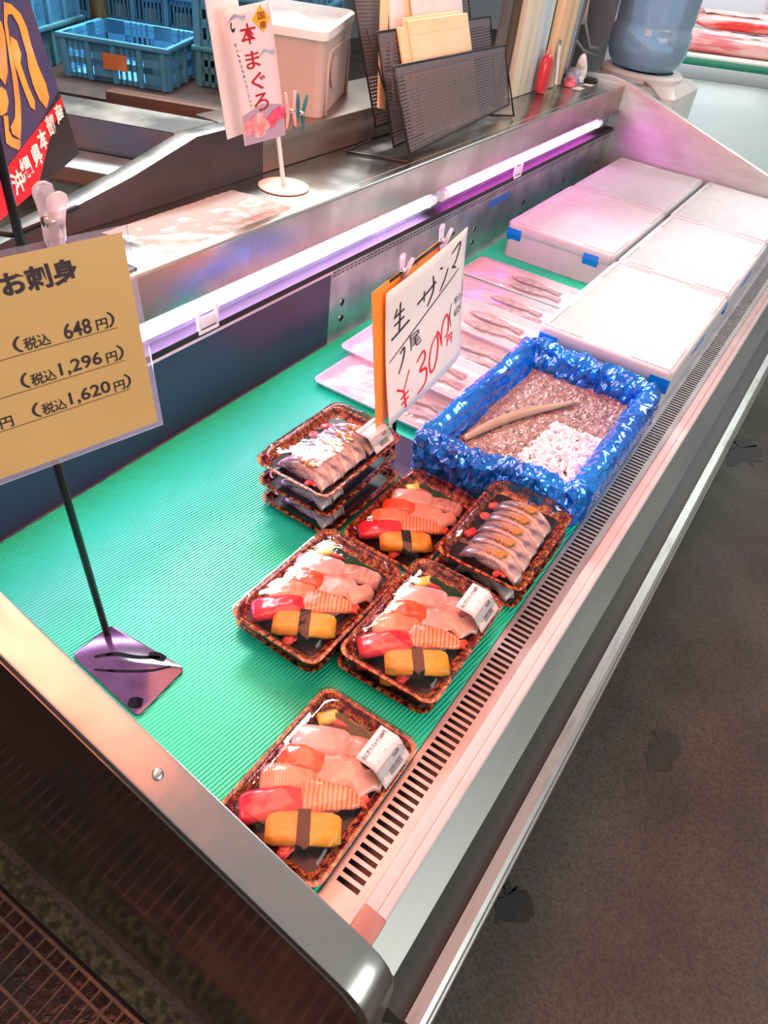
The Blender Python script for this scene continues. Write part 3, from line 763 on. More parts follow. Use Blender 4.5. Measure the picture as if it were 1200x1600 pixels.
RZ = 0.0165
KIND = {
    'squid': (tm(topping(0.074, 0.040, 0.0045, RZ - 0.001, seed=1, droop=0.005), mat('squid', (0.66, 0.46, 0.42), 0.25, 0, (0.62, 0.38, 0.35), 40, 0.4, 0.8, 3, coat=0.5)), 'pale glossy squid nigiri', None),
    'aji': (tm(topping(0.062, 0.033, 0.0038, RZ - 0.001, seed=2, wob=0.003), mat('aji', (0.40, 0.17, 0.14), 0.3, 0, (0.62, 0.38, 0.32), 50, 0.35, 0.65, 4, (3, 0.6, 1), coat=0.5)), 'brownish pink fish nigiri', None),
    'trout': (tm(topping(0.062, 0.036, 0.0048, RZ - 0.001, seed=3, wob=0.002), mat('trout', (0.80, 0.06, 0.008), 0.25, 0, (0.85, 0.15, 0.03), 30, 0.4, 0.7, 4, (1, 4, 1), coat=0.6)), 'orange-red trout nigiri', None),
    'salmon': (tm(topping(0.068, 0.037, 0.0045, RZ - 0.001, seed=4), mat('salmon', (0.76, 0.23, 0.10), 0.27, 0, (0.78, 0.36, 0.22), 90, 0.35, 0.6, 2, (1, 0.35, 1), coat=0.5, kind='wave')), 'pale orange salmon nigiri', None),
    'tuna': (tm(topping(0.078, 0.039, 0.0065, RZ - 0.001, seed=5), mat('tuna', (0.60, 0.004, 0.03), 0.25, 0, (0.68, 0.02, 0.05), 35, 0.4, 0.7, 4, (1, 5, 1), coat=0.6)), 'bright red tuna nigiri', None),
    'white': (tm(topping(0.082, 0.041, 0.0042, RZ - 0.001, seed=6, wob=0.011, nose=1, taper=0.2), mat('white_fish', (0.68, 0.38, 0.28), 0.28, 0, (0.70, 0.48, 0.40), 45, 0.4, 0.7, 4, coat=0.5)), 'pale pink white-fish nigiri', None),
    'shrimp': (tm(topping(0.080, 0.037, 0.0050, RZ - 0.001, seed=7, nose=1, taper=0.45, bend=0.002), mat('shrimp', (0.82, 0.17, 0.03), 0.27, 0, (0.78, 0.42, 0.26), 55, 0.25, 0.6, 2, coat=0.5, kind='wave')), 'striped orange shrimp nigiri', 'tail'),
    'egg': (tm(topping(0.086, 0.038, 0.0105, RZ - 0.002, seed=8, droop=0.0035), mat('tamago', (0.84, 0.36, 0.012), 0.4, 0, (0.86, 0.46, 0.05), 60, 0.35, 0.65, 5, (1, 3, 1), 0.3, 90)), 'yellow egg nigiri banded with dark seaweed', 'nori'),
    'mackerel': (tm(topping(0.098, 0.034, 0.0060, RZ - 0.001, seed=9, bend=0.014, droop=0.009), mat('mackerel', (0.15, 0.12, 0.17), 0.2, 0.1, (0.60, 0.48, 0.44), 28, 0.40, 0.58, 5, (0.8, 2.0, 1), coat=0.7)), 'silver-grey mackerel nigiri', 'ginger'),
}
nori_me = MB().loft([[Vector((x, y, z)) for y, z in ((-0.0205, 0.008), (-0.0200, 0.022), (-0.018, 0.0262), (0, 0.0272), (0.018, 0.0262), (0.0200, 0.022), (0.0205, 0.008), (0.016, 0.008), (0, 0.0225), (-0.016, 0.008))] for x in (-0.0075, 0.0075)]).mesh('seaweed_band')
nori_me.materials.append(mat('nori', (0.010, 0.011, 0.007), 0.6, 0, (0.025, 0.02, 0.012), 120, 0.4, 0.7, 3, None, 0.6, 200, spec=0.2))
tail_me = MB().prism([(0.034, -0.004), (0.048, -0.010), (0.046, -0.002), (0.050, 0.001), (0.047, 0.008), (0.034, 0.004)], 'z', 0.009, 0.0125).mesh('shrimp_tail'); tail_me.materials.append(mat('shrimp_tail', (0.80, 0.08, 0.03), 0.3, coat=0.5))
gb = MB(); rg = random.Random(5)
for k in range(7):
    Mx = Matrix.Translation((rg.uniform(-0.012, 0.014), 0.013 + rg.uniform(-0.006, 0.006), 0.0225 + rg.uniform(0, 0.003))) @ Matrix.Rotation(rg.uniform(0, 3), 4, 'Z') @ Matrix.Diagonal((0.0052, 0.0042, 0.0032, 1))
    gb.add([Mx @ v for v in map(Vector, superell(1, 1, 1, -1, 10, 6, 0.8).v)], superell(1, 1, 1, -1, 10, 6, 0.8).f)
ginger_me = gb.mesh('grated_ginger', True); ginger_me.materials.append(mat('ginger', (0.80, 0.48, 0.12), 0.5, 0, (0.62, 0.30, 0.07), 160, 0.4, 0.7, 3, None, 0.7, 300))


def nigiri(kind, x, y, z, rz, label, group):
    me, nm, extra = KIND[kind]
    t = empty('nigiri_sushi', (x, y, z), label, 'sushi', group); t.rotation_euler = (0, 0, rz)
    link('rice', rice_me, t, (0, 0.008 if kind == 'mackerel' else 0, 0), scale=(1.25, 1.1, 1) if kind in ('egg', 'mackerel', 'tuna') else None)
    tp = link('topping', me, t)
    if extra == 'nori': link('seaweed_band', nori_me, t)
    if extra == 'tail': link('tail', tail_me, tp)
    if extra == 'ginger': link('grated_ginger', ginger_me, tp)
    return t


MIX = [('squid', 0.046, 0.150, 27), ('aji', 0.101, 0.171, 18), ('trout', 0.043, 0.116, 30), ('white', 0.101, 0.134, 24), ('salmon', 0.044, 0.086, 38), ('tuna', 0.050, 0.050, 42), ('shrimp', 0.096, 0.094, 28), ('egg', 0.098, 0.046, 36)]
ORD = ['nearest', 'second nearest', 'middle', 'second farthest', 'farthest']
LEAF = mat('green_leaf', (0.02, 0.09, 0.03), 0.35, 0, (0.05, 0.17, 0.06), 30)
YEL = mat('mustard_packet', (0.75, 0.55, 0.06), 0.35, 0, (0.5, 0.42, 0.1), 90, 0.45, 0.55)
PKR = mat('red_packet', (0.62, 0.01, 0.015), 0.3, 0, (0.30, 0.004, 0.008), 60, 0.45, 0.6)


def pack(x0, y0, z, kind, label, short, rz=0.0, price=False, fill='all', garnish=True, npos=None):
    t = empty('sushi_pack', (x0 + hx, y0 + hy, z), label, 'sushi pack', 'plastic-lidded sushi packs'); t.rotation_euler = (0, 0, rz)
    link('tray', tray_me, t); link('lid', lid_me, t)
    Mt = Matrix.Translation((x0 + hx, y0 + hy, z)) @ Matrix.Rotation(rz, 4, 'Z')
    pg = 'sushi in ' + short
    def place(k, lx, ly, deg, lab):
        p = Mt @ Vector((lx - hx, ly - hy, 0.0025)); nigiri(k, p.x, p.y, p.z, rz + math.radians(deg), lab, pg)
    if kind == 'mix':
        for i, (k, lx, ly, deg) in enumerate(MIX):
            if fill != 'all' and k not in fill: continue
            place(k, lx + random.uniform(-.0015, .0015), ly + random.uniform(-.0015, .0015), deg + random.uniform(-4, 4), KIND[k][1] + ' in ' + short)
    else:
        for i in range(5):
            if fill != 'all' and i not in fill: continue
            place('mackerel', 0.083 + random.uniform(-.002, .002), 0.030 + i * 0.032, -4 + random.uniform(-3, 3), ORD[i] + ' silver-grey mackerel nigiri in ' + short)
    if garnish:
        if kind == 'mix':
            g = MB().prism([(-0.030, -0.010), (0.030, -0.012), (0.036, 0.006), (0.02, 0.004), (0.008, 0.008), (-0.006, 0.005), (-0.022, 0.008), (-0.034, 0.004)], 'z', 0, 0.0014, Matrix.Rotation(math.radians(70), 4, 'X')).mesh('garnish_leaf'); g.materials.append(LEAF)
            p = Mt @ Vector((0.07 - hx, 0.192 - hy, 0.012)); o = link('garnish_leaf', g, None, p, rz); tag(o, 'dark green plastic garnish leaf in ' + short, 'garnish', 'garnish leaves')
            b = MB().loft([rrect(-0.015, 0.015, -0.010, 0.010, 0.003, 0.0), rrect(-0.014, 0.014, -0.009, 0.009, 0.003, 0.005), rrect(-0.010, 0.010, -0.005, 0.005, 0.003, 0.0065)]).mesh('mustard_packet', True); b.materials.append(YEL)
            p = Mt @ Vector((0.030 - hx, 0.186 - hy, 0.004)); tag(link('mustard_packet', b, None, p, rz + 0.9), 'little yellow condiment packet in ' + short, 'packet', 'condiment packets')
        b = MB().loft([rrect(-0.012, 0.012, -0.008, 0.008, 0.003, 0.0), rrect(-0.011, 0.011, -0.007, 0.007, 0.003, 0.005), rrect(-0.007, 0.007, -0.004, 0.004, 0.002, 0.0065)]).mesh('sauce_packet', True); b.materials.append(PKR)
        q = (0.050, 0.192, 0.3) if kind == 'mix' else (0.026, 0.078, 1.2)
        p = Mt @ Vector((q[0] - hx, q[1] - hy, 0.004)); tag(link('sauce_packet', b, None, p, rz + q[2]), 'little red sauce packet in ' + short, 'packet', 'sauce packets')
        for (lx, ly, a) in ((0.098, 0.020, 0.4), (0.118, 0.022, -0.2)) if kind == 'mix' else ((0.105, 0.022, 0.3), (0.024, 0.125, 1.4), (0.028, 0.160, 1.2)):
            b2 = MB(); r2 = random.Random(int(lx * 1e4))
            for q2 in range(5):
                Mx = Matrix.Translation((r2.uniform(-.008, .008), r2.uniform(-.005, .005), 0.004 + r2.uniform(0, .004))) @ Matrix.Rotation(r2.uniform(0, 3), 4, 'Z') @ Matrix.Diagonal((0.007, 0.005, 0.002, 1))
                sp = superell(1, 1, 1, -1, 10, 6, 0.8); b2.add([Mx @ Vector(v) for v in sp.v], sp.f)
            g2 = b2.mesh('pickled_ginger', True); g2.materials.append(mat('beni_shoga', (0.70, 0.02, 0.04), 0.3, 0, (0.85, 0.20, 0.14), 90, 0.4, 0.7, coat=0.4))
            if kind == 'mix' and lx > 0.11: continue
            p = Mt @ Vector((lx - hx, ly - hy, 0.002)); tag(link('pickled_ginger', g2, None, p, rz + a), ('near ' if ly < 0.05 else 'left ' if ly < 0.14 else 'far left ') + 'heap of red pickled ginger in ' + short, 'ginger', 'heaps of pickled ginger')
    if price:
        # label: lies on the lid shoulder, bends over its right edge
        def lf(u, v):
            s = u * 0.062
            if s < 0.026: x, zz = 0.026 + s, 0.0418 - s * 0.01; n = Vector((0.03, 0, 1))
            else:
                q3 = s - 0.026; x, zz = 0.052 + q3 * 0.55, 0.0414 - q3 * 0.62; n = Vector((0.75, 0, 0.66))
            return Vector((x, 0.030 + v * 0.056, zz)) + n * 0.0012, n.normalized()
        lb = sheet(lf, 12, 6, 0.0004).build('price_label', mat('label_paper', (0.62, 0.56, 0.55), 0.5), t, True)
        tx = MB()
        def lm(a, b):   # a along the text (toward +y), b up the letters
            p, n = lf(max(0, min(1, 0.16 - b / 0.062)), a / 0.056); return p + n * 0.0006
        put_text(tx, 'おにぎりパック1500円', lm, 0.004, -0.0015, 0.048, 0.0062, 0.012)
        for q4 in ((0.012, -0.016), (0.030, -0.014), (0.044, -0.018)):
            put_text(tx, '＊', lm, q4[0], q4[1], 0.0022, 0.0022)
        for q5 in range(24):
            stroke(tx, lm, [(0.018 + q5 * 0.0011, -0.036), (0.018 + q5 * 0.0011, -0.046)], 0.0003 + 0.0004 * (q5 % 3 == 0))
        put_text(tx, '1620', lm, 0.034, -0.030, 0.012, 0.006, 0.01)
        tx.build('label_print', INK, lb)
    return t


SN = {'A': 'the unlabelled pack left of the labelled one', 'B': 'the labelled pack beside the grille', 'C': 'the nearest sushi pack', 'D': 'the unlabelled mixed pack between both mackerel packs', 'E': 'the mackerel pack beside the grille', 'F': 'the topmost pack of the tall stack'}
pack(-0.3115, 0.279, 0.0015, 'mix', 'mixed sushi pack with price label, nearest the case end', SN['C'], 0.0, True)
pack(-0.480, 0.502, 0.0015, 'mix', 'mixed sushi pack underneath the unlabelled left one', 'the bottom pack of the left pair', -0.03, False, ('tuna', 'egg', 'salmon'), False)
pack(-0.472, 0.487, 0.043, 'mix', 'unlabelled mixed sushi pack on top of the left pair', SN['A'], -0.01)
pack(-0.330, 0.536, 0.0015, 'mix', 'mixed sushi pack underneath the labelled one beside the grille', 'the bottom pack beside the grille', 0.03, False, ('tuna', 'egg', 'salmon'), False)
pack(-0.3205, 0.528, 0.043, 'mix', 'price-labelled mixed sushi pack on top, beside the grille', SN['B'], 0.02, True)
pack(-0.470, 0.752, 0.0015, 'mix', 'unlabelled mixed sushi pack between the two mackerel packs', SN['D'], 0.0)
pack(-0.3155, 0.782, 0.0015, 'mack', 'mackerel sushi pack underneath the one beside the ice box', 'the bottom pack by the ice box', 0.0, False, (0,), False)
pack(-0.3145, 0.779, 0.043, 'mack', 'unlabelled mackerel sushi pack beside the grille and the ice box', SN['E'], 0.02)
pack(-0.626, 0.732, 0.0015, 'mack', 'bottom mackerel pack of the stack of three', 'the bottom pack of the tall stack', -0.02, False, (0, 1), False)
pack(-0.632, 0.728, 0.043, 'mack', 'middle mackerel pack of the stack of three', 'the middle pack of the tall stack', 0.02, False, (0, 1), False)
pack(-0.631, 0.724, 0.0845, 'mack', 'price-labelled mackerel pack topping the stack of three', SN['F'], -0.01, True)

# ------------------------------------------------------------------ sign stands in the case
BLUEBLK = mat('stand_enamel', (0.035, 0.012, 0.05), 0.16, 0, (0.09, 0.05, 0.14), 9, 0.45, 0.6, 5, None, 0.1, 15, coat=0.5)


def clip(x, y, z, rot, label, s=1.0):
    t = empty('sign_clip', (x, y, z), label, 'clip', 'clear plastic sign clips'); t.rotation_euler = rot; t.scale = (s, s, s)
    for k, a in ((0, 0.16), (1, -0.16)):
        Mx = Matrix.Rotation(a, 4, 'X')
        mb = MB().loft([[Mx @ Vector((wx * math.cos(q), 0.006 * (1 if k else -1) + 0.0025 * math.sin(q), zz)) for q in [2 * math.pi * i / 10 for i in range(10)]] for zz, wx in ((-0.028, 0.005), (-0.018, 0.0085), (0.0, 0.0075), (0.010, 0.0085), (0.018, 0.010), (0.024, 0.009), (0.027, 0.004))])
        mb.build('jaw', CLEARC, t, True)
    MB().tube([(-0.008, 0, -0.002), (0.008, 0, -0.002)], 0.0045, 10).build('spring', mat('spring_steel', (0.7, 0.62, 0.58), 0.25, 1.0), t, True)
    return t


# yellow sashimi price sign and its stand
st = empty('sign_stand', (-0.606, 0.389, 0.001), 'black wire sign stand with square dark base at the near end', 'sign stand')
so = Vector(st.location)
bp_ = MB(); cor = [Vector((-0.613, 0.403, 0)), Vector((-0.614, 0.336, 0)), Vector((-0.475, 0.322, 0)), Vector((-0.481, 0.412, 0))]
rp = []
for i in range(4):
    a, b, c = cor[i - 1], cor[i], cor[(i + 1) % 4]
    for t in range(5):
        p0 = b.lerp(a, 0.09); p2 = b.lerp(c, 0.09); u = t / 4
        rp.append(p0 * (1 - u) ** 2 + b * 2 * u * (1 - u) + p2 * u * u)
bp_.prism([(p.x - so.x, p.y - so.y) for p in rp], 'z', 0.0, 0.004)
bp_.build('base_plate', BLUEBLK, st, bevel=0.001)
wet = MB(); fb_ = lambda x, y: Vector((x - so.x, y - so.y, 0.0044))
for pts, wd in (([(-0.588, 0.352), (-0.570, 0.372), (-0.545, 0.385), (-0.520, 0.404)], 0.005), ([(-0.572, 0.338), (-0.545, 0.356), (-0.515, 0.380), (-0.498, 0.402)], 0.0035), ([(-0.535, 0.398), (-0.525, 0.403), (-0.512, 0.406)], 0.010), ([(-0.500, 0.330), (-0.492, 0.335), (-0.485, 0.340)], 0.014)):
    stroke(wet, fb_, pts, wd)
wet.build('wet_streaks', mat('wet_black', (0.006, 0.003, 0.008), 0.05), st)
MB().tube([Vector((-0.606, 0.389, 0.004)) - so, Vector((-0.633, 0.390, 0.279)) - so, Vector((-0.660, 0.391, 0.552)) - so], 0.0048, 10).build('post', BLACKP, st, True)
MB().tube([Vector((-0.640, 0.478, 0.556)) - so, Vector((-0.640, 0.403, 0.548)) - so, Vector((-0.655, 0.391, 0.550)) - so, Vector((-0.640, 0.28, 0.545)) - so], 0.0034, 8).build('cross_bar', BLACKP, st, True)
MB().tube([Vector((-0.632, 0.404, 0.535)) - so, Vector((-0.628, 0.400, 0.62)) - so, Vector((-0.622, 0.395, 0.80)) - so], 0.0045, 8).build('upper_rod', BLACKP, st, True)
YA, YH, YV = Vector((-0.56, 0.469, 0.565)), Vector((-0.2614, -0.9649, -0.0252)), Vector((0.0959, 0.0, -0.9954))
ys = empty('price_sign', YA + YH * 0.15 + YV * 0.219, 'yellow laminated sashimi price sign with three printed prices', 'sign')
yo = Vector(ys.location); YN = YH.cross(YV).normalized()
if YN.x < 0: YN = -YN
LAMI = clear('laminate', (1, 0.97, 0.98), 0.1, 1.4, 0, 60, 0.10)
sheet(lambda u, v: (YA + YH * (0.006 + u * 0.288) + YV * (0.006 + v * 0.207) - yo, YN), 6, 6, 0.0005).build('card', mat('yellow_card', (0.84, 0.56, 0.22), 0.5, 0, (0.80, 0.52, 0.20), 6), ys)
sheet(lambda u, v: (YA + YH * (u * 0.30) + YV * (v * 0.219) - yo, YN), 4, 4, 0.0012).build('laminate', LAMI, ys)
mb = MB(); mu = MB()
ym = lambda x, y: YA - yo - YH * x - YV * y + YN * 0.0011     # x = -u , y = -v
put_text(mb, 'お刺身', ym, -0.1235, -0.0405, 0.069, 0.0225, 0.035, shear=-0.05)
BRI = mat('brown_ink', (0.03, 0.015, 0.02), 0.6)
tag(mb.build('title_lettering', BRI, ys), kind='stuff')
for (v, left, txt, yen) in ((0.0925, 0.1290, [('（', 0.1290, 0.008, 0.016), ('税込', 0.1195, 0.0245, 0.0125), ('648', 0.0815, 0.027, 0.0155), ('円', 0.0495, 0.0115, 0.011), ('）', 0.0375, 0.007, 0.016)], None),
                            (0.1285, 0.13, [('（', 0.132, 0.008, 0.016), ('税込', 0.1225, 0.024, 0.0125), ('1,296', 0.0945, 0.043, 0.0155), ('円', 0.0470, 0.0115, 0.011), ('）', 0.0350, 0.007, 0.016)], 0.1650),
                            (0.1615, 0.14, [('（', 0.130, 0.008, 0.016), ('税込', 0.1205, 0.024, 0.0125), ('1,620', 0.0925, 0.043, 0.0155), ('円', 0.0455, 0.0115, 0.011), ('）', 0.0335, 0.007, 0.016)], 0.1610)):
    mb = MB()
    for s, u, wd, ht in txt: put_text(mb, s, ym, -u, -v, wd, ht, 0.012)
    if yen: put_text(mb, '円', ym, -yen, -v, 0.012, 0.0115, 0.012)
    tag(mb.build('price_lettering', BRI, ys), kind='stuff')
    mu = MB(); stroke(mu, ym, [(-0.285, -v - 0.002), (-0.029, -v - 0.002)], 0.0007); mu.build('underline', mat('line_ink', (0.22, 0.11, 0.04), 0.6), ys)
clip(-0.592, 0.4145, 0.575, (0.12, 0, math.pi / 2 - 0.1), 'clear plastic clip holding the yellow sashimi sign', 1.1)

# blue poster behind it
PA, PU, PV = Vector((-0.8998, 0.6878, 0.5043)), Vector((0.6251, -0.7719, 0.1156)), Vector((-0.2335, -0.0435, 0.9714))
PN = PU.cross(PV)
if PN.dot(Vector((0, 0, 0.85)) - PA) < 0: PN = -PN
po = empty('poster', PA, 'indigo poster with golden brush characters and red lettered band', 'poster')
pm = lambda e: (lambda u, v: PU * u + PV * v + PN * e)
sheet(lambda u, v: (PU * (u * 0.42) + PV * (v * 0.34), PN), 8, 6, 0.0016).build('card', mat('indigo_print', (0.020, 0.018, 0.10), 0.5, 0, (0.05, 0.02, 0.07), 14, 0.4, 0.7), po)


def poly_part(name, pts, m, e):
    mb = MB(); f = pm(e); mb.add([f(*p) for p in pts], [tuple(range(len(pts)))])
    o = mb.build(name, m, po)
    bm = bmesh.new(); bm.from_mesh(o.data); bmesh.ops.triangulate(bm, faces=bm.faces); bm.to_mesh(o.data); bm.free(); return o


GOLD = mat('gold_brush', (0.85, 0.38, 0.02), 0.35, 0, (0.80, 0.20, 0.03), 16, 0.4, 0.7, coat=0.3)
poly_part('dark_corner', [(0, 0), (0.34, 0), (0.2, 0.04), (0.0, 0.075)], mat('dark_print', (0.012, 0.008, 0.010), 0.55, spec=0.2), 0.0010)
poly_part('red_band', [(0.0015, 0.0676), (0.0024, 0.0571), (0.0831, 0.0433), (0.2128, 0.0006), (0.418, 0.0006), (0.418, 0.022), (0.3048, 0.0306), (0.2715, 0.0362)], mat('red_print', (0.66, 0.002, 0.010), 0.5, spec=0.2), 0.0013)
poly_part('gold_character', [(0.1054, 0.1713), (0.0801, 0.1686), (0.0573, 0.1594), (0.0503, 0.1458), (0.0564, 0.128), (0.0567, 0.1057), (0.0494, 0.0878), (0.0545, 0.0726), (0.0804, 0.0639), (0.0967, 0.0755), (0.1018, 0.091), (0.0978, 0.1072), (0.086, 0.1208), (0.0795, 0.1488), (0.0893, 0.1595), (0.1056, 0.16), (0.1176, 0.1537), (0.1381, 0.1244), (0.1487, 0.1045), (0.1667, 0.0817), (0.1892, 0.0633), (0.2107, 0.0504), (0.2293, 0.0586), (0.2267, 0.0651), (0.203, 0.0705), (0.1844, 0.0838), (0.1659, 0.1043), (0.1503, 0.1252), (0.1291, 0.1525)], GOLD, 0.0016)
poly_part('gold_character', [(0.1225, 0.1405), (0.1056, 0.1353), (0.1062, 0.1222), (0.1207, 0.1144), (0.1208, 0.0911), (0.116, 0.0758), (0.1275, 0.0679), (0.1392, 0.073), (0.1407, 0.0823), (0.1419, 0.0968), (0.1418, 0.1143), (0.1347, 0.1293)], GOLD, 0.0016)
poly_part('gold_character', [(0.21, 0.1002), (0.2004, 0.0958), (0.2042, 0.0861), (0.2216, 0.0781), (0.2412, 0.0773), (0.26, 0.085), (0.25, 0.1)], GOLD, 0.0016)
poly_part('gold_character', [(0.1362, 0.1544), (0.1411, 0.1414), (0.1742, 0.1102), (0.1971, 0.1005), (0.2021, 0.106), (0.22, 0.12), (0.17, 0.16)], GOLD, 0.0016)
poly_part('gold_character', [(0.2361, 0.0766), (0.2229, 0.0748), (0.236, 0.063), (0.2333, 0.0557), (0.2118, 0.0497), (0.2189, 0.0446), (0.2284, 0.0427), (0.2483, 0.0495), (0.2572, 0.0544)], GOLD, 0.0017)
mb = MB(); pf = pm(0.0022)
for ch, (u, v) in zip('沖縄県本部産', ((0.2667, 0.0186), (0.2263, 0.0252), (0.1772, 0.0287), (0.1373, 0.0389), (0.0864, 0.0473), (0.0366, 0.0526))):
    put_text(mb, ch, lambda x, y: pf(-x, y), -u, v, 0.040, 0.021, 0.03, center=True, ang=0.0)
mb.build('white_lettering', mat('white_ink', (0.85, 0.80, 0.72), 0.5), po)

# handwritten saury price sign
s2 = empty('sign_stand', (-0.520, 0.990, 0.001), 'black sign stand with dark base beside the ice box', 'sign stand'); o2 = Vector(s2.location)
MB().loft([rrect(-0.055, 0.045, -0.04, 0.075, 0.012, 0.0), rrect(-0.055, 0.045, -0.04, 0.075, 0.012, 0.003)]).build('base_plate', BLUEBLK, s2, auto=0.5)
MB().tube([(0, 0, 0.003), (-0.022, 0.02, 0.17), (-0.044, 0.055, 0.352)], 0.0042, 10).build('post', BLACKP, s2, True)
MB().tube([Vector((-0.556, 0.962, 0.352)) - o2, Vector((-0.560, 1.172, 0.372)) - o2], 0.0034, 8).build('cross_bar', BLACKP, s2, True)
MB().lathe([(0.0001, 0.345), (0.007, 0.347), (0.008, 0.353), (0.006, 0.359), (0.0001, 0.36)], 12, (-0.043, 0.057)).build('knob', BLACKP, s2, True)
W0, W1, W2, W3 = Vector((-0.549, 0.939, 0.343)), Vector((-0.549, 1.193, 0.382)), Vector((-0.500, 0.918, 0.126)), Vector((-0.500, 1.178, 0.163))


def wsheet(off):
    def f(u, v):
        p = W0.lerp(W1, u).lerp(W2.lerp(W3, u), v)
        p = p + Vector((0.006 * math.sin(math.pi * u) * 0.5 - 0.004 * math.sin(math.pi * v) + 0.010 * (max(0, u - 0.8) / 0.2) ** 2 * v * -1, 0, 0))
        p += Vector((off, 0, 0)); return p
    return f


ws = empty('price_sign', (-0.502, 1.04, 0.14), 'white handwritten saury price sign with big red 300 yen', 'sign'); wo = Vector(ws.location)
wf = wsheet(0.004)
sheet(lambda u, v: (wf(u, v) - wo, Vector((0.98, 0, 0.2))), 14, 14, 0.0006).build('paper', PAPER, ws, True)
oc = empty('orange_card', (-0.51, 0.94, 0.12), 'orange price card hanging behind the handwritten sign', 'sign'); oo = Vector(oc.location)
sheet(lambda u, v: (Vector((-0.554, 0.911, 0.350)).lerp(Vector((-0.560, 1.125, 0.372)), u).lerp(Vector((-0.510, 0.898, 0.124)).lerp(Vector((-0.520, 1.11, 0.150)), u), v) - oo, Vector((0.98, 0, 0.2))), 4, 4, 0.0008).build('card', mat('orange_card', (0.88, 0.30, 0.03), 0.45), oc)
wm = lambda x, y: wf(x, 1 - y) - wo + Vector((0.0013, 0, 0.0002))     # x right 0..1, y up 0..1
mb = MB(); W_ = 0.013
S = lambda pts, w=W_, b=None: stroke(b or mb, wm, pts, w)
# 生
S([(0.12, 0.83), (0.09, 0.77)]); S([(0.10, 0.78), (0.20, 0.79)]); S([(0.09, 0.72), (0.20, 0.735)]); S([(0.155, 0.86), (0.145, 0.655)], 0.015); S([(0.06, 0.63), (0.26, 0.675)], 0.016)
# サンマ
S([(0.35, 0.74), (0.58, 0.795)], 0.016); S([(0.43, 0.80), (0.43, 0.72)]); S([(0.535, 0.86), (0.545, 0.75), (0.47, 0.66)], 0.015)
S([(0.625, 0.865), (0.66, 0.855)], 0.014); S([(0.63, 0.69), (0.70, 0.76), (0.735, 0.82)])
S([(0.78, 0.90), (0.90, 0.935), (0.86, 0.84), (0.80, 0.78)], 0.014); S([(0.79, 0.80), (0.85, 0.765)])
S([(0.03, 0.475), (0.45, 0.615), (0.90, 0.735)], 0.008)
# 1尾
S([(0.15, 0.475), (0.20, 0.50), (0.185, 0.42), (0.13, 0.335)], 0.013)
put_text(mb, '尾', wm, 0.27, 0.43, 0.13, 0.115, 0.0, shear=-0.2)
put_text(mb, '税込', wm, 0.84, 0.47, 0.12, 0.055, 0.0, ang=0.0); put_text(mb, '¥324', wm, 0.84, 0.37, 0.12, 0.06, 0.0)
S([(0.80, 0.51), (0.775, 0.42), (0.79, 0.33)], 0.008); S([(0.985, 0.60), (0.99, 0.47), (0.97, 0.40)], 0.008)
mb.build('handwriting', INK, ws)
rd = MB()
S([(0.10, 0.225), (0.165, 0.18)], 0.016, rd); S([(0.25, 0.30), (0.18, 0.18)], 0.011, rd); S([(0.175, 0.18), (0.19, 0.035)], 0.018, rd); S([(0.14, 0.13), (0.23, 0.145)], 0.014, rd); S([(0.14, 0.085), (0.23, 0.10)], 0.014, rd)
S([(0.34, 0.30), (0.42, 0.345), (0.44, 0.28), (0.37, 0.215), (0.45, 0.19), (0.43, 0.09), (0.33, 0.055)], 0.017, rd)
S([(0.62, 0.385), (0.53, 0.33), (0.49, 0.21), (0.51, 0.12), (0.57, 0.16), (0.61, 0.29), (0.60, 0.385), (0.63, 0.36), (0.66, 0.25)], 0.015, rd)
S([(0.655, 0.25), (0.665, 0.38), (0.72, 0.455), (0.755, 0.42), (0.745, 0.31), (0.70, 0.29)], 0.015, rd)
put_text(rd, '円', wm, 0.725, 0.205, 0.075, 0.075, 0.02, shear=0.1)
rd.build('red_price', REDINK, ws)
clip(-0.551, 1.000, 0.362, (0.1, 0, math.pi / 2), 'clear plastic clip at the near corner of the handwritten sign', 0.9)
clip(-0.553, 1.125, 0.376, (0.1, 0, math.pi / 2), 'clear plastic clip at the far corner of the handwritten sign', 0.9)
CT = 0.3266
# ------------------------------------------------------------------ things on the counter: tuna banner
tb = empty('banner_stand', (-0.975, 1.221, CT), 'little white tabletop banner stand with round base and tuna pennant', 'banner stand')
MB().lathe([(0.0001, 0.0), (0.049, 0.0), (0.051, 0.0012), (0.051, 0.003), (0.048, 0.0042), (0.0001, 0.0045)], 40).build('base_disc', mat('cream_plastic', (0.82, 0.66, 0.56), 0.4), tb, auto=0.7)
MB().tube([(0, 0, 0.004), (0, -0.022, 0.11), (0, -0.052, 0.33)], 0.0045, 10).build('pole', WHITE, tb, True)
to = Vector(tb.location)
B0, B1, B2, B3 = Vector((-0.968, 1.051, 0.637)), Vector((-0.968, 1.163, 0.645)), Vector((-0.968, 1.098, 0.427)), Vector((-0.968, 1.214, 0.427))


def bf(u, v): return B0.lerp(B1, u).lerp(B2.lerp(B3, u), v) - to + Vector((0.003 * math.sin(3 * v), 0, 0))


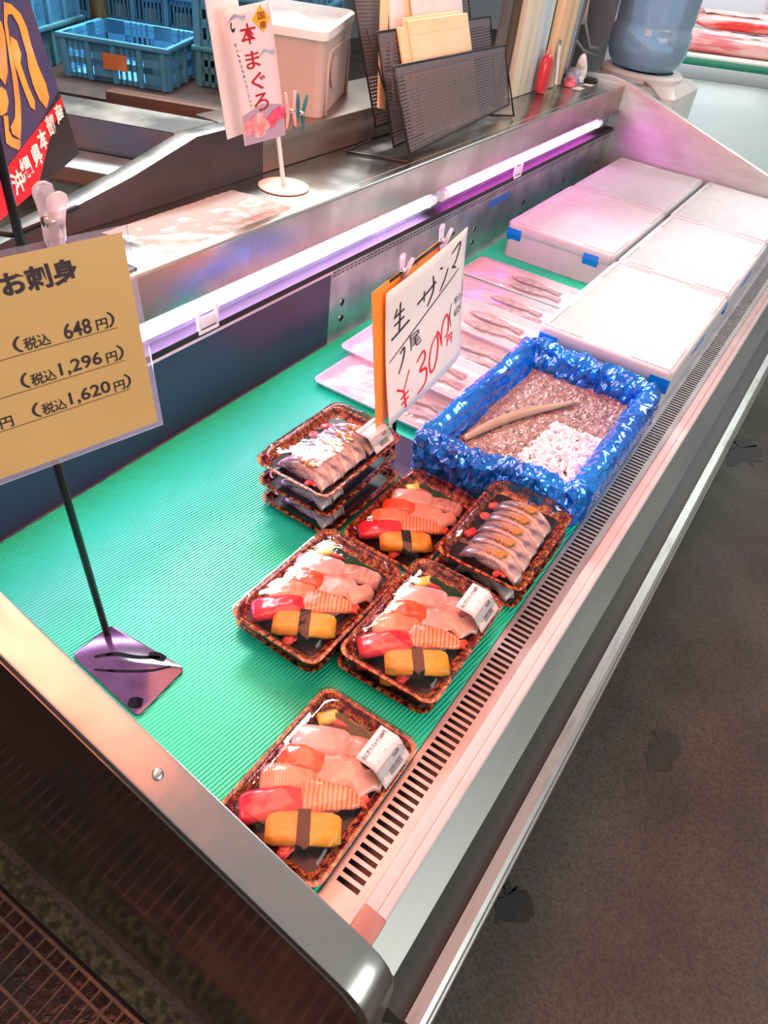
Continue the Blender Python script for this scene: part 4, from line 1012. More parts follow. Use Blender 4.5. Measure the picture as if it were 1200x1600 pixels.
bn = sheet(lambda u, v: (bf(u, v), Vector((1, 0, 0))), 6, 16, 0.0006).build('pennant', mat('pennant_print', (0.80, 0.66, 0.66), 0.45), tb, True)
mb = MB(); bm2 = lambda x, y: bf(x, 1 - y) + Vector((0.0009, 0, 0))
for ch, x, y, s in (('本', 0.44, 0.815, 0.135), ('ま', 0.44, 0.635, 0.12), ('ぐ', 0.50, 0.475, 0.125), ('ろ', 0.50, 0.315, 0.13)):
    put_text(mb, ch, bm2, x, y, s * 2.0 * 1.35, s * 1.05, 0.012, center=True)
mb.build('red_lettering', mat('tuna_red', (0.38, 0.005, 0.015), 0.5), bn)
mb = MB()
for i, ch in enumerate('安心、安全、質へのこだわり'):
    put_text(mb, ch, bm2, 0.12 + 0.012 * i, 0.76 - 0.038 * i, 0.055, 0.026, 0, center=True)
stroke(mb, bm2, [(0.12, 0.91), (0.09, 0.88), (0.12, 0.855), (0.17, 0.87)], 0.02)
mb.build('small_lettering', INK, bn)
mb = MB(); mb.add([bm2(0.56, 0.90), bm2(0.78, 0.80), bm2(0.96, 0.89), bm2(0.78, 0.985)], [(0, 1, 2, 3)]); mb.build('gold_diamond', mat('gold_print', (0.80, 0.45, 0.02), 0.4), bn)
mb = MB(); bm3 = lambda x, y: bf(x, 1 - y) + Vector((0.0014, 0, 0))
put_text(mb, '国', bm3, 0.77, 0.915, 0.16, 0.05, 0.01, center=True); put_text(mb, '産', bm3, 0.78, 0.855, 0.16, 0.05, 0.01, center=True)
mb.build('diamond_lettering', mat('tuna_brown', (0.20, 0.02, 0.01), 0.5), bn)
for (pts, c, nm) in (([(0.02, 0.0), (0.98, 0.0), (0.98, 0.26), (0.5, 0.30), (0.02, 0.24)], (0.42, 0.33, 0.42), 'lilac_print'), ):
    mb = MB(); f2 = lambda x, y: bf(x, 1 - y) + Vector((0.0006, 0, 0)); mb.add([f2(*p) for p in pts], [tuple(range(len(pts)))]); mb.build(nm, mat(nm, c, 0.5), bn)
rg = random.Random(2)
mb = MB(); mb2 = MB()
for i in range(16):
    x = 0.10 + rg.random() * 0.8; y = 0.06 + rg.random() * 0.12 + 0.03 * (x > 0.4); r = 0.07 + rg.random() * 0.06
    b_ = mb2 if x > 0.55 else mb
    b_.add([bm2(x + r * 1.5 * math.cos(a), y + r * 0.42 * math.sin(a)) + Vector((0.00005 * i, 0, 0)) for a in [2 * math.pi * k / 7 + i for k in range(7)]], [tuple(range(7))])
mb.build('sashimi_picture', mat('sashimi_pink', (0.85, 0.24, 0.25), 0.45, 0, (0.92, 0.5, 0.45), 60), bn); mb2.build('sashimi_picture', mat('sashimi_red', (0.70, 0.03, 0.12), 0.45, 0, (0.8, 0.12, 0.2), 60), bn)
for (x, y) in ((0.25, 0.93), (0.78, 0.66)):
    mb = MB()
    for k in range(3):
        stroke(mb, bm2, [(x - 0.22 + 0.03 * k, y - 0.03 + 0.012 * k), (x - 0.05, y + 0.025 - 0.006 * k), (x + 0.12, y - 0.015 + 0.01 * k), (x + 0.18, y + 0.02 - 0.014 * k)], 0.012)
    mb.build('wave_print', mat('wave_blue', (0.35, 0.45, 0.58), 0.5), bn)
# milky backing sheet of the stand, shifted to the left
sheet(lambda u, v: (Vector((-0.018, 1.035 + 0.075 * u + 0.045 * v, 0.66 - 0.225 * v + 0.006 * u)) - Vector((0, to.y, to.z)), Vector((1, 0, 0))), 3, 6, 0.0014).build('backing_sheet', mat('milky_plastic', (0.80, 0.72, 0.70), 0.35), tb)


def peg(y, z, c, lab, tilt):
    t = empty('clothespin', (-0.962, y, z), lab, 'clothespin', 'clothespins on the pennant'); m = mat('peg_' + lab.split()[0], c, 0.35)
    for s in (-1, 1):
        MB().loft([[Vector((s * 0.003 * 1 + wd * 0.6 * math.cos(a), s * (0.004 + 0.006 * abs(zz) / 0.03) + wd * math.sin(a), zz)) for a in [2 * math.pi * k / 8 for k in range(8)]] for zz, wd in ((-0.03, 0.003), (-0.015, 0.0045), (0, 0.004), (0.015, 0.0045), (0.032, 0.0035))]).build('arm', m, t, True)
    MB().tube([(-0.006, 0, 0), (0.008, 0, 0)], 0.0032, 8).build('spring', STEEL, t, True)
    t.rotation_euler = (tilt, 0, 0)


peg(1.222, 0.470, (0.80, 0.42, 0.42), 'pink clothespin gripping the edge of the tuna pennant', 0.1)
peg(1.252, 0.462, (0.0, 0.16, 0.18), 'teal clothespin hanging beside the tuna pennant', -0.15)

# clear plastic sheet and a small black plate lying on the counter
mb = MB()
mb.grid(lambda u, v: (-1.020 + 0.135 * v, 0.80 + 0.32 * u + 0.02 * v, CT + 0.004 + 0.014 * (1 - abs(2 * v - 1)) * abs(noise.noise(Vector((u * 5, v * 2.4, 3)))) + 0.003 * abs(noise.noise(Vector((u * 16, v * 8, 8))))), 60, 24)
tag(mb.build('plastic_sheet', CLEARF, None, True), 'crumpled clear plastic sheet lying on the steel counter', 'plastic sheet')
tag(MB().box(-0.925, -0.885, 0.70, 0.752, CT, CT + 0.004).build('black_plate', BLACKP, None, bevel=0.001), 'small flat black plate on the counter behind the yellow sign', 'plate')

# ------------------------------------------------------------------ black mesh magazine rack with envelopes
rk = empty('magazine_rack', (-0.96, 1.86, CT), 'black perforated metal magazine rack on a wire foot', 'rack'); ro = Vector(rk.location)
RKM = mat('rack_enamel', (0.13, 0.125, 0.14), 0.45, 0.2)


def rack_panel(p00, p10, p01, p11, name):
    """p00 bottom near, p10 bottom far, p01 top near, p11 top far: rows of slots between thin bars, in a frame"""
    p00, p10, p01, p11 = [Vector(p) - ro for p in (p00, p10, p01, p11)]
    n = (p10 - p00).cross(p01 - p00).normalized()
    P = lambda u, v: p00.lerp(p10, u).lerp(p01.lerp(p11, u), v)
    fr = MB().tube([P(0, 1), P(0, 0), P(1, 0), P(1, 1), P(0, 1), P(0, 0.98)], 0.0028, 6).build(name, BLACKP, rk, True)
    mb = MB()
    rows = max(8, int((p01 - p00).length / 0.0072))
    for i in range(rows + 1):
        v0 = i / rows; v1 = v0 + 0.68 / rows
        if v1 > 1: v1 = 1
        a, b, c, d = P(0, v0), P(1, v0), P(1, v1), P(0, v1)
        mb.add([a, b, c, d, a - n * 0.001, b - n * 0.001, c - n * 0.001, d - n * 0.001], [(0, 1, 2, 3), (7, 6, 5, 4), (0, 4, 5, 1), (2, 6, 7, 3), (0, 3, 7, 4), (1, 5, 6, 2)])
    for j in range(0, 47):
        u0 = j / 46 * 0.994; u1 = u0 + 0.006
        a, b, c, d = P(u0, 0), P(u1, 0), P(u1, 1), P(u0, 1)
        e = n * 0.0005; mb.add([a - e, b - e, c - e, d - e], [(0, 1, 2, 3)])
    tag(mb.build('perforated_sheet', RKM, fr), kind='stuff')
    top = MB(); a, b, c, d = P(0, 0.90), P(1, 0.90), P(1, 1), P(0, 1); k = n * 0.0008
    top.add([a + k, b + k, c + k, d + k, a - k, b - k, c - k, d - k], [(0, 1, 2, 3), (7, 6, 5, 4), (0, 4, 5, 1), (2, 6, 7, 3), (0, 3, 7, 4), (1, 5, 6, 2)]); top.build('top_band', RKM, fr)
    return fr


rack_panel((-0.902, 1.587, 0.342), (-0.912, 2.120, 0.372), (-0.968, 1.585, 0.505), (-0.958, 2.122, 0.505), 'front_panel')
rack_panel((-0.948, 1.590, 0.345), (-0.955, 2.120, 0.375), (-1.020, 1.588, 0.560), (-1.015, 2.120, 0.560), 'middle_panel')
rack_panel((-1.008, 1.600, 0.372), (-1.012, 2.120, 0.385), (-1.100, 1.590, 0.640), (-1.095, 2.120, 0.610), 'back_panel')
MB().tube([Vector(p) - ro for p in ((-0.965, 1.585, 0.50), (-0.889, 1.572, 0.3305), (-0.895, 1.572, 0.3295), (-1.027, 1.512, 0.3295), (-1.022, 1.600, 0.340), (-1.012, 1.604, 0.40))], 0.0028, 6).build('wire_foot', BLACKP, rk, True)
MB().tube([Vector(p) - ro for p in ((-0.958, 2.122, 0.50), (-0.920, 2.190, 0.3305), (-0.928, 2.196, 0.3295), (-1.010, 2.10, 0.3295), (-1.016, 2.11, 0.40))], 0.0028, 6).build('wire_foot', BLACKP, rk, True)
MB().tube([Vector(p) - ro for p in ((-0.985, 1.586, 0.455), (-1.05, 1.595, 0.56))], 0.0022, 6).build('side_wire', BLACKP, rk, True)
ENV = mat('manila_paper', (0.82, 0.58, 0.27), 0.55, 0, (0.84, 0.68, 0.42), 6, 0.35, 0.65)
CREAM = mat('cream_envelope', (0.84, 0.70, 0.46), 0.55, 0, (0.80, 0.64, 0.36), 8)


def envelope(y0, y1, zb, zt, xb, xt, roll, m, label, th=0.006):
    t = empty('envelope', (xb, (y0 + y1) / 2, zb), label, 'envelope', 'envelopes in the magazine rack'); hw = (y1 - y0) / 2
    Mx = Matrix.Rotation(roll, 4, 'X')
    h = zt - zb; dx = xt - xb
    q = [Mx @ Vector((0, -hw, 0)), Mx @ Vector((0, hw, 0)), Mx @ Vector((dx, hw, h)), Mx @ Vector((dx, -hw, h))]
    t3 = Vector((th, 0, 0))
    mb = MB(); mb.add([p for p in q] + [p - t3 for p in q], [(0, 1, 2, 3), (7, 6, 5, 4), (0, 4, 5, 1), (1, 5, 6, 2), (2, 6, 7, 3), (3, 7, 4, 0)])
    b = mb.build('paper', m, t, bevel=0.001)
    fl_ = MB(); fl_.add([q[3] + Vector((0.0008, 0.002, -0.002)), q[2] + Vector((0.0008, -0.002, -0.002)), q[2] + Vector((0.0006 - dx * 0.12, -0.006, -h * 0.12)), q[3] + Vector((0.0006 - dx * 0.12, 0.006, -h * 0.12))], [(0, 1, 2, 3)])
    fl_.build('flap', m, b)
    return t


envelope(1.70, 1.985, 0.36, 0.575, -0.929, -1.013, 0.0, CREAM, 'front cream envelope standing in the magazine rack')
envelope(1.69, 1.96, 0.362, 0.58, -0.9365, -1.0215, 0.0, CREAM, 'cream envelope just behind the front one in the rack', 0.004)
envelope(1.655, 1.683, 0.365, 0.565, -0.934, -1.012, -0.02, ENV, 'narrow manila envelope edge beside the cream ones')
envelope(1.598, 1.628, 0.41, 0.66, -1.004, -1.066, -0.26, ENV, 'tilted manila envelope nearest the rack side')
envelope(1.635, 1.70, 0.40, 0.70, -0.984, -1.092, -0.26, PAPER, 'tilted white envelope beside the manila ones in the rack')
envelope(1.70, 1.76, 0.42, 0.72, -1.012, -1.10, -0.22, ENV, 'taller tilted manila envelope at the back of the rack')
envelope(1.79, 2.03, 0.37, 0.66, -0.985, -1.075, 0.03, PAPER, 'tall white envelope behind the cream envelopes')

# ------------------------------------------------------------------ boards and bits standing at the back of the counter
def board(y0, y1, x, th, h, c, c2, label, lean=0.0, sc=30, st=(1, 1, 0.08), roll=0.0):
    mb = MB()
    q = MB().box(-th / 2, th / 2, -(y1 - y0) / 2, (y1 - y0) / 2, 0, h, Matrix.Rotation(roll, 4, 'X') @ Matrix.Rotation(lean, 4, 'Y'))
    o = q.build('board', mat('board_' + c[1:] + c2[1:], c, 0.5, 0, c2, sc, 0.35, 0.65, 3, st), None, bevel=0.0015, loc=(x, (y0 + y1) / 2, CT + 0.0005))
    return tag(o, label, 'board', 'boards leaning behind the rack')


board(2.255, 2.285, -1.040, 0.02, 0.50, '#4a4a4a', '#6a6a66', 'thin dark grey board nearest the magazine rack')
board(2.300, 2.372, -1.050, 0.02, 0.50, '#6b4a26', '#3f3524', 'dark brown wooden board behind the magazine rack')
board(2.385, 2.500, -1.040, 0.022, 0.52, '#c9c3a4', '#e0dcc6', 'broad cream board with long vertical streaks')
board(2.505, 2.600, -1.040, 0.020, 0.52, '#a9b8bd', '#c7d8d8', 'pale blue-grey board beside the cream one')
board(2.645, 2.765, -1.030, 0.03, 0.52, '#c79a68', '#e3c9a2', 'tan wooden board with printed edge marks')
board(2.775, 2.835, -1.040, 0.02, 0.50, '#7d8796', '#a7adb6', 'slim blue-grey board beside the dark panel')
board(2.845, 2.880, -1.045, 0.016, 0.50, '#3a3a3c', '#8b8b88', 'thin grey slat against the dark panel')
# red squeeze bag, silver strip, small rags, black cap
t = empty('red_pouch', (-1.005, 2.565, CT), 'glossy red rounded pouch in front of the boards', 'pouch')
MB().loft([[Vector((0.018 * s * math.cos(a), 0.030 * s * math.sin(a), z)) for a in [2 * math.pi * k / 16 for k in range(16)]] for z, s in ((0, 0.7), (0.01, 0.95), (0.04, 1.05), (0.08, 1.0), (0.10, 0.8), (0.112, 0.4))]).build('pouch_body', mat('red_pouch', (0.62, 0.03, 0.05), 0.3, coat=0.3), t, True)
MB().box(-0.004, 0.004, -0.014, 0.014, 0.108, 0.122).build('sealed_top', mat('red_pouch_top', (0.75, 0.3, 0.2), 0.4), t, bevel=0.001)
t = empty('silver_ruler', (-0.985, 2.640, CT), 'silver metal strip leaning beside the red pouch', 'ruler')
MB().box(-0.0015, 0.0015, -0.014, 0.014, 0, 0.145, Matrix.Rotation(-0.12, 4, 'X') @ Matrix.Rotation(-0.2, 4, 'Y')).build('strip', STEEL_G, t, bevel=0.0005)
MB().box(0.0016, 0.0022, -0.010, 0.010, 0.02, 0.13, Matrix.Rotation(-0.12, 4, 'X') @ Matrix.Rotation(-0.2, 4, 'Y')).build('scale_print', PAPER, t)


def rag(x, y, r, h, c, label, seed):
    mb = MB(); k = 18; rings = []
    for j in range(8):
        v = j / 7; rr = r * math.cos(v * 1.45)
        rings.append([Vector((rr * math.cos(a) * (1 + 0.45 * noise.noise(Vector((math.cos(a) * 2, math.sin(a) * 2, seed + v * 2)))), rr * math.sin(a) * (1 + 0.45 * noise.noise(Vector((math.cos(a) * 2, math.sin(a) * 2, seed + 4 + v * 2)))), h * math.sin(v * 1.5))) for a in [2 * math.pi * i / k for i in range(k)]])
    o = mb.loft(rings).build('cloth_bundle', mat('rag_' + str(seed), c, 0.7, 0, tuple(min(1, q * 2.2 + 0.05) for q in c), 30), None, True, loc=(x, y, CT + 0.0003))
    return tag(o, label, 'cloth')


rag(-1.00, 2.815, 0.028, 0.05, (0.20, 0.22, 0.28), 'crumpled grey cloth at the foot of the blue-grey board', 1)
rag(-0.985, 2.770, 0.018, 0.03, (0.45, 0.08, 0.12), 'small crumpled red and blue packet on the counter', 2)
rag(-1.00, 2.880, 0.024, 0.085, (0.45, 0.43, 0.40), 'crumpled pale paper against the dark panel', 3)
t = empty('jar_cap', (-0.965, 2.905, CT), 'round black jar cap on the far end of the counter', 'cap')
MB().lathe([(0.0001, 0), (0.027, 0), (0.028, 0.002), (0.028, 0.013), (0.026, 0.015), (0.0001, 0.015)], 28).build('cap_body', BLACKP, t, auto=0.6)
MB().lathe([(0.0282, 0.004), (0.0288, 0.005), (0.0288, 0.0105), (0.0282, 0.0115)], 28).build('knurled_ring', DARK, t, auto=0.6)
for i, y in enumerate((2.74, 2.845)):
    tag(sheet(lambda u, v: (Vector((-0.968 + 0.03 * v, y + 0.055 * u, CT + 0.0008)), Vector((0, 0, 1))), 2, 2, 0.0006).build('paper_slip', PAPER), ('nearer' if i == 0 else 'farther') + ' white paper slip lying on the far counter', 'paper', 'paper slips')

# dark panel with cables behind the bottle
t = empty('dark_panel', (-1.16, 3.25, FLOOR), 'charcoal equipment panel standing beyond the counter', 'panel')
MB().box(-0.02, 0.02, -0.30, 0.30, 0, 1.75).build('panel_board', mat('charcoal', (0.035, 0.035, 0.04), 0.5, 0, (0.06, 0.06, 0.065), 6), t, bevel=0.004)
MB().box(-0.03, 0.035, -0.325, -0.30, 0, 1.75).build('edge_frame', BLACKP, t, bevel=0.002)
CAB = mat('cable_grey', (0.42, 0.38, 0.36), 0.45)
for lab, pts in (('pale grey cable looping down the charcoal panel', [(-1.12, 3.16, 0.78), (-1.12, 3.20, 0.66), (-1.115, 3.11, 0.55), (-1.11, 3.12, 0.47), (-1.105, 3.22, 0.385), (-1.10, 3.32, 0.37)]),
                 ('pale grey cable crossing the foot of the charcoal panel', [(-1.10, 2.98, 0.46), (-1.11, 3.06, 0.42), (-1.11, 3.18, 0.375), (-1.10, 3.32, 0.345)]),
                 ('short grey cable hanging down behind the water bottle', [(-1.10, 3.03, 0.80), (-1.10, 3.07, 0.62), (-1.095, 3.06, 0.52), (-1.095, 3.05, 0.47)])):
    tag(MB().tube(pts, 0.0055, 8).build('cable', CAB, None, True), lab, 'cable', 'cables by the charcoal panel')

# ------------------------------------------------------------------ water bottle on its stand beyond the case
bt = empty('water_bottle', (-0.925, 3.36, 0.337), 'large blue water cooler bottle standing at the far end', 'bottle')
BR = 0.150
prof = [(0.001, 0.004), (0.075, 0.004), (0.100, 0.0), (0.118, 0.006), (0.138, 0.03), (0.149, 0.06), (0.150, 0.10), (0.150, 0.125), (0.142, 0.138), (0.142, 0.152), (0.144, 0.165), (0.144, 0.25), (0.150, 0.262), (0.150, 0.275), (0.144, 0.287), (0.144, 0.37), (0.12, 0.41), (0.05, 0.44), (0.028, 0.45), (0.028, 0.49), (0.001, 0.49)]
BOT = clear('blue_pet', (0.52, 0.76, 0.95), 0.06, 1.6, 0.5, 14, 0.45, True)
mb = MB(); k = 48
mb.loft([[Vector(((r + (0.003 * math.cos(12 * a) if 0.16 < z < 0.26 or 0.28 < z < 0.38 else 0)) * math.cos(a), (r + (0.003 * math.cos(12 * a) if 0.16 < z < 0.26 or 0.28 < z < 0.38 else 0)) * math.sin(a), z)) for a in [2 * math.pi * j / k for j in range(k)]] for r, z in prof]).build('bottle_body', BOT, bt, True)
MB().lathe([(0.001, 0.008), (0.11, 0.008), (0.134, 0.032), (0.1455, 0.062), (0.1465, 0.124), (0.138, 0.14), (0.138, 0.155), (0.138, 0.262), (0.001, 0.262)], 40).build('water', clear('water', (0.93, 0.97, 1.0), 0.03, 0.8, 0, 10, 0.05), bt, auto=0.8)
MB().lathe([(0.001, 0.488), (0.031, 0.488), (0.031, 0.512), (0.001, 0.514)], 24).build('cap', WHITE, bt, auto=0.6)
MB().tube([(0.03, -0.143, 0.27), (0.03, -0.165, 0.30), (0.03, -0.165, 0.36), (0.03, -0.135, 0.385)], 0.010, 8).build('handle', BOT, bt, True)
wst = empty('bottle_stand', (-0.92, 3.38, FLOOR), 'beige plastic stand carrying the blue water bottle', 'stand')
BEI = mat('beige_plastic', (0.80, 0.76, 0.72), 0.45, 0, (0.72, 0.68, 0.64), 8)
MB().loft([rrect(-0.17, 0.19, -0.17, 0.20, 0.03, 0.0), rrect(-0.17, 0.19, -0.17, 0.20, 0.03, 0.90), rrect(-0.15, 0.17, -0.15, 0.18, 0.04, 0.925), rrect(-0.12, 0.14, -0.12, 0.15, 0.05, 0.93)]).build('stand_body', BEI, wst, auto=0.6)
MB().lathe([(0.155, 0.926), (0.16, 0.945), (0.15, 0.956), (0.12, 0.956), (0.11, 0.93)], 36, (0, -0.02)).build('bottle_ring', BEI, wst, auto=0.8)
MB().tube([(0.06, -0.16, 0.935), (0.10, -0.19, 0.93), (0.145, -0.19, 0.90), (0.15, -0.186, 0.80)], 0.005, 8).build('hose', CAB, wst, True)

# ------------------------------------------------------------------ chest freezer with pink bags, far right
FZ = math.radians(31)
FR = Matrix.Translation((-1.16, 4.28, FLOOR)) @ Matrix.Rotation(FZ, 4, 'Z')     # local x along the front face, y into depth
fz = empty('chest_freezer', (-1.16, 4.28, FLOOR), 'pale blue-white chest freezer beyond the far end panel', 'freezer'); fz.rotation_euler = (0, 0, FZ)
FW, FD, FH = 1.5, 0.75, 0.87
FWH = mat('freezer_white', (0.74, 0.82, 0.84), 0.3, 0, (0.68, 0.77, 0.79), 3, coat=0.3)
MB().box(0, FW, 0, FD, 0.06, FH - 0.06).build('cabinet', FWH, fz, bevel=0.012)
MB().box(-0.012, FW + 0.012, -0.012, FD + 0.012, FH - 0.07, FH - 0.012).build('grey_rim', mat('freezer_grey', (0.42, 0.44, 0.46), 0.4), fz, bevel=0.006)
MB().box(-0.006, FW + 0.006, -0.006, FD + 0.006, FH - 0.012, FH + 0.016).build('green_band', mat('freezer_green', (0.02, 0.22, 0.13), 0.4), fz, bevel=0.004)
MB().box(0.0, FW, 0.0, FD, FH + 0.016, FH + 0.03).build('lid_glass_frame', mat('freezer_cream', (0.72, 0.72, 0.66), 0.35), fz, bevel=0.004)
vt = MB().box(-0.02, 0.02, -0.0035, 0.001, -0.005, 0.005).mesh('vent_slot'); vt.materials.append(DARK)
for i in range(12): link('vent_slot', vt, fz, (0.18 + i * 0.058, 0, 0.30))
for i in range(5): link('vent_slot', vt, fz, (0.30 + i * 0.058, 0, 0.25))
for i in range(3): link('vent_slot', vt, fz, (-0.001 + 0.03, 0, 0.74 - i * 0.035), rot=(0, math.pi / 2, 0))
bd = MB().box(-0.035, 0.035, -0.003, 0.001, -0.02, 0.02).build('rating_plate', WHITE, fz, loc=(0.37, 0, 0.49)); 
mb = MB(); stroke(mb, lambda x, y: Vector((x, -0.004, y)), [(-0.03, 0.016), (-0.01, 0.012), (0.01, 0.011), (0.03, 0.016)], 0.003); mb.build('plate_print', INK, bd)
MB().tube([(0.14, -0.004, 0.36), (0.17, -0.012, 0.34), (0.16, -0.012, 0.31), (0.13, -0.004, 0.30)], 0.006, 6).build('cable_hook', CAB, fz, True)
MB().box(0.02, FW - 0.02, 0.02, FD - 0.02, 0.0, 0.06).build('green_plinth', mat('plinth_green', (0.0, 0.45, 0.22), 0.4), fz)
tag(MB().box(0.25, 1.4, -0.55, -0.03, 0.0, 0.14, FR).build('green_crate_mat', MATS['plinth_green'], None, bevel=0.01), 'bright green plastic platform on the floor before the freezer', 'platform')


def pink_bag(x, y, z, lx, ly, h, label, seed, c=(0.78, 0.16, 0.17)):
    t = empty('pink_bag', FR @ Vector((x, y, FH + 0.031 + z)), label, 'bag', 'pink plastic bags on the freezer'); t.rotation_euler = (0, 0, FZ + 0.05 * seed)
    mb = MB(); rings = []
    for j in range(9):
        v = j / 8; s = 0.80 + 0.2 * math.sin(math.pi * v) ** 0.6
        rings.append([Vector((q.x * (1 + 0.05 * noise.noise(Vector((q.x * 9, q.y * 9, seed + v)))), q.y * (1 + 0.06 * noise.noise(Vector((q.x * 9, q.y * 9, seed + 3 + v)))), h * v + (0.012 * noise.noise(Vector((q.x * 12, q.y * 12, seed))) if 0 < j else 0))) for q in rrect(-lx / 2 * s, lx / 2 * s, -ly / 2 * s, ly / 2 * s, 0.05 * s, 0)])
    b = mb.loft(rings).build('bag_body', mat('pink_bag_' + str(seed), c, 0.28, 0, (0.88, 0.50, 0.48), 9, 0.45, 0.62, 5, (0.6, 2, 3), 0.3, 25, coat=0.4), t, True)
    mb = MB(); mb.grid(lambda u, v: (-lx * 0.45 + lx * 0.9 * u, -ly * 0.40 + 0.09 * v, h + 0.004 + 0.012 * math.sin(v * 3) + 0.008 * noise.noise(Vector((u * 8, v * 2, seed)))), 20, 5)
    mb.build('folded_flap', mat('bag_flap_' + str(seed), (0.85, 0.42, 0.42), 0.3, 0, (0.9, 0.7, 0.68), 14, coat=0.4), t, True)


pink_bag(0.42, 0.22, 0.0, 0.62, 0.30, 0.075, 'lower pink plastic bag lying flat on the freezer lid', 1)
pink_bag(1.02, 0.24, 0.0, 0.50, 0.30, 0.085, 'pink plastic bag at the right on the freezer lid', 2, (0.80, 0.22, 0.22))
pink_bag(0.55, 0.33, 0.09, 0.66, 0.22, 0.06, 'upper red-pink plastic bag folded on top of the pile', 3, (0.80, 0.05, 0.04))
# second white cabinet behind
t = empty('white_cabinet', FR @ Vector((0.1, 1.05, 0)), 'tall pale lilac-white cabinet behind the freezer', 'cabinet'); t.rotation_euler = (0, 0, FZ)
MB().box(0, 1.7, 0, 0.6, 0, 1.7).build('cabinet_body', mat('cabinet_white', (0.74, 0.74, 0.80), 0.4), t, bevel=0.01)
MB().box(-0.002, 0.012, -0.004, 0.0, 0.2, 1.6).build('seal_strip', DARK, t)
for i in range(6): link('vent_slot', vt, t, (0.10, 0, 1.02 + i * 0.06), rot=(0, math.pi / 2, 0))
MB().box(0.80, 0.84, -0.03, 0.0, 0.9, 1.2).build('door_handle', mat('handle_pink', (0.8, 0.6, 0.58), 0.4), t, bevel=0.005)

# ------------------------------------------------------------------ neighbouring case, foam box and crates at the back left
nc = empty('rear_display_case', (-1.05, 1.0, FLOOR), 'neighbouring stainless display case with dark end panel behind the counter', 'display case'); no = -Vector(nc.location)


def npart(mb, name, m, **kw):
    o = mb.build(name, m, None, **kw); o.location = no; o.parent = nc; return o


DKP = mat('dark_side_steel', (0.035, 0.028, 0.032), 0.42, 0.0, (0.05, 0.04, 0.045), 7, spec=0.35)
npr = [(0.30, 0.26), (0.62, 0.341), (0.751, 0.361), (0.909, 0.389), (1.067, 0.427), (1.25, 0.427), (1.25, FLOOR), (0.30, FLOOR)]
XP = -1.0565
npart(MB().prism(npr, 'x', XP, XP + 0.002), 'end_skin', DKP)
npart(MB().prism([(y, z - 0.002 if z > 0 else z) for y, z in npr], 'x', XP - 0.045, XP - 0.0005), 'end_panel', STEEL, bevel=0.002)
dv = Vector((-0.928, -0.371, 0)); 


def band(ya, za, yb, zb, m, name, x0=XP - 0.045, L=1.5):
    a0 = Vector((x0, ya, za)); b0 = Vector((x0, yb, zb)); n = Vector((0, 0, -0.006))
    mb = MB().add([a0, b0, b0 + dv * L, a0 + dv * L, a0 + n, b0 + n, b0 + dv * L + n, a0 + dv * L + n], [(0, 1, 2, 3), (7, 6, 5, 4), (0, 4, 5, 1), (1, 5, 6, 2), (2, 6, 7, 3), (3, 7, 4, 0)])
    return npart(mb, name, m)


band(1.055, 0.425, 1.165, 0.427, STEEL_T, 'back_ledge')
band(1.052, 0.424, 1.045, 0.375, mat('brown_blue_reflection', (0.30, 0.15, 0.09), 0.25, 0.7, (0.12, 0.16, 0.26), 3, 0.4, 0.6), 'back_wall')  # blue reflections on the brown wall are mixed into its colour
band(1.040, 0.368, 0.985, 0.352, STEEL_G, 'lamp_hood')
band(0.985, 0.350, 0.975, 0.330, mat('case_brown', (0.10, 0.06, 0.04), 0.4), 'hood_lip')
band(1.00, 0.285, 0.30, 0.20, mat('black_glass_deck', (0.02, 0.03, 0.028), 0.12, 0, (0.04, 0.055, 0.05), 12, 0.4, 0.7, 3, (4, 1, 1), coat=0.5), 'deck')
band(1.10, 0.28, 1.16, 0.42, STEEL_G, 'rear_skin')
# steel backsplash / shelf carrying the old foam box
npart(MB().box(-1.24, -1.0545, 1.252, 2.24, 0.325, 0.398), 'steel_shelf', mat('warm_steel', (0.42, 0.34, 0.29), 0.28, 0.9, (0.36, 0.29, 0.25), 6), bevel=0.003)
npart(MB().box(-1.24, -1.06, 1.252, 2.24, FLOOR, 0.325), 'shelf_base', STEEL_G)

fb = empty('old_foam_box', (-1.062, 1.452, 0.399), 'big grubby cream foam box with glossy lid behind the tuna pennant', 'foam box')
fb.rotation_euler = (0, 0, math.radians(24))
OFM = mat('cream_foam', (0.50, 0.41, 0.35), 0.5, 0, (0.42, 0.34, 0.29), 4)
hb = 0.148
MB().loft([rrect(-0.19, 0.0, 0.0, 0.30, 0.02, 0.0), rrect(-0.195, 0.005, -0.005, 0.305, 0.022, hb)]).build('box_body', OFM, fb, auto=0.6)
MB().loft([rrect(-0.20, 0.010, -0.010, 0.31, 0.022, hb + 0.0005), rrect(-0.20, 0.010, -0.010, 0.31, 0.022, hb + 0.016), rrect(-0.193, 0.003, -0.003, 0.303, 0.018, hb + 0.020)]).build('lid', mat('lid_wrap', (0.82, 0.80, 0.76), 0.16, 0, (0.72, 0.68, 0.62), 8, 0.4, 0.7, 4, None, 0.3, 14, coat=0.5), fb, auto=0.6)
fr_ = MB().tube([Vector((0.004, p.x, p.y)) for p in [Vector((0.035, 0.0)), Vector((0.035, 0.10)), Vector((0.055, 0.12)), Vector((0.25, 0.12)), Vector((0.27, 0.10)), Vector((0.27, 0.0))]], 0.004, 6).build('moulded_frame', OFM, fb, True)
MB().lathe([(0.001, 0), (0.03, 0), (0.032, 0.003), (0.026, 0.005), (0.001, 0.004)], 24).build('moulded_boss', OFM, fb, auto=0.6).matrix_basis = Matrix.Translation((0.0035, 0.10, 0.075)) @ Matrix.Rotation(math.pi / 2, 4, 'Y')

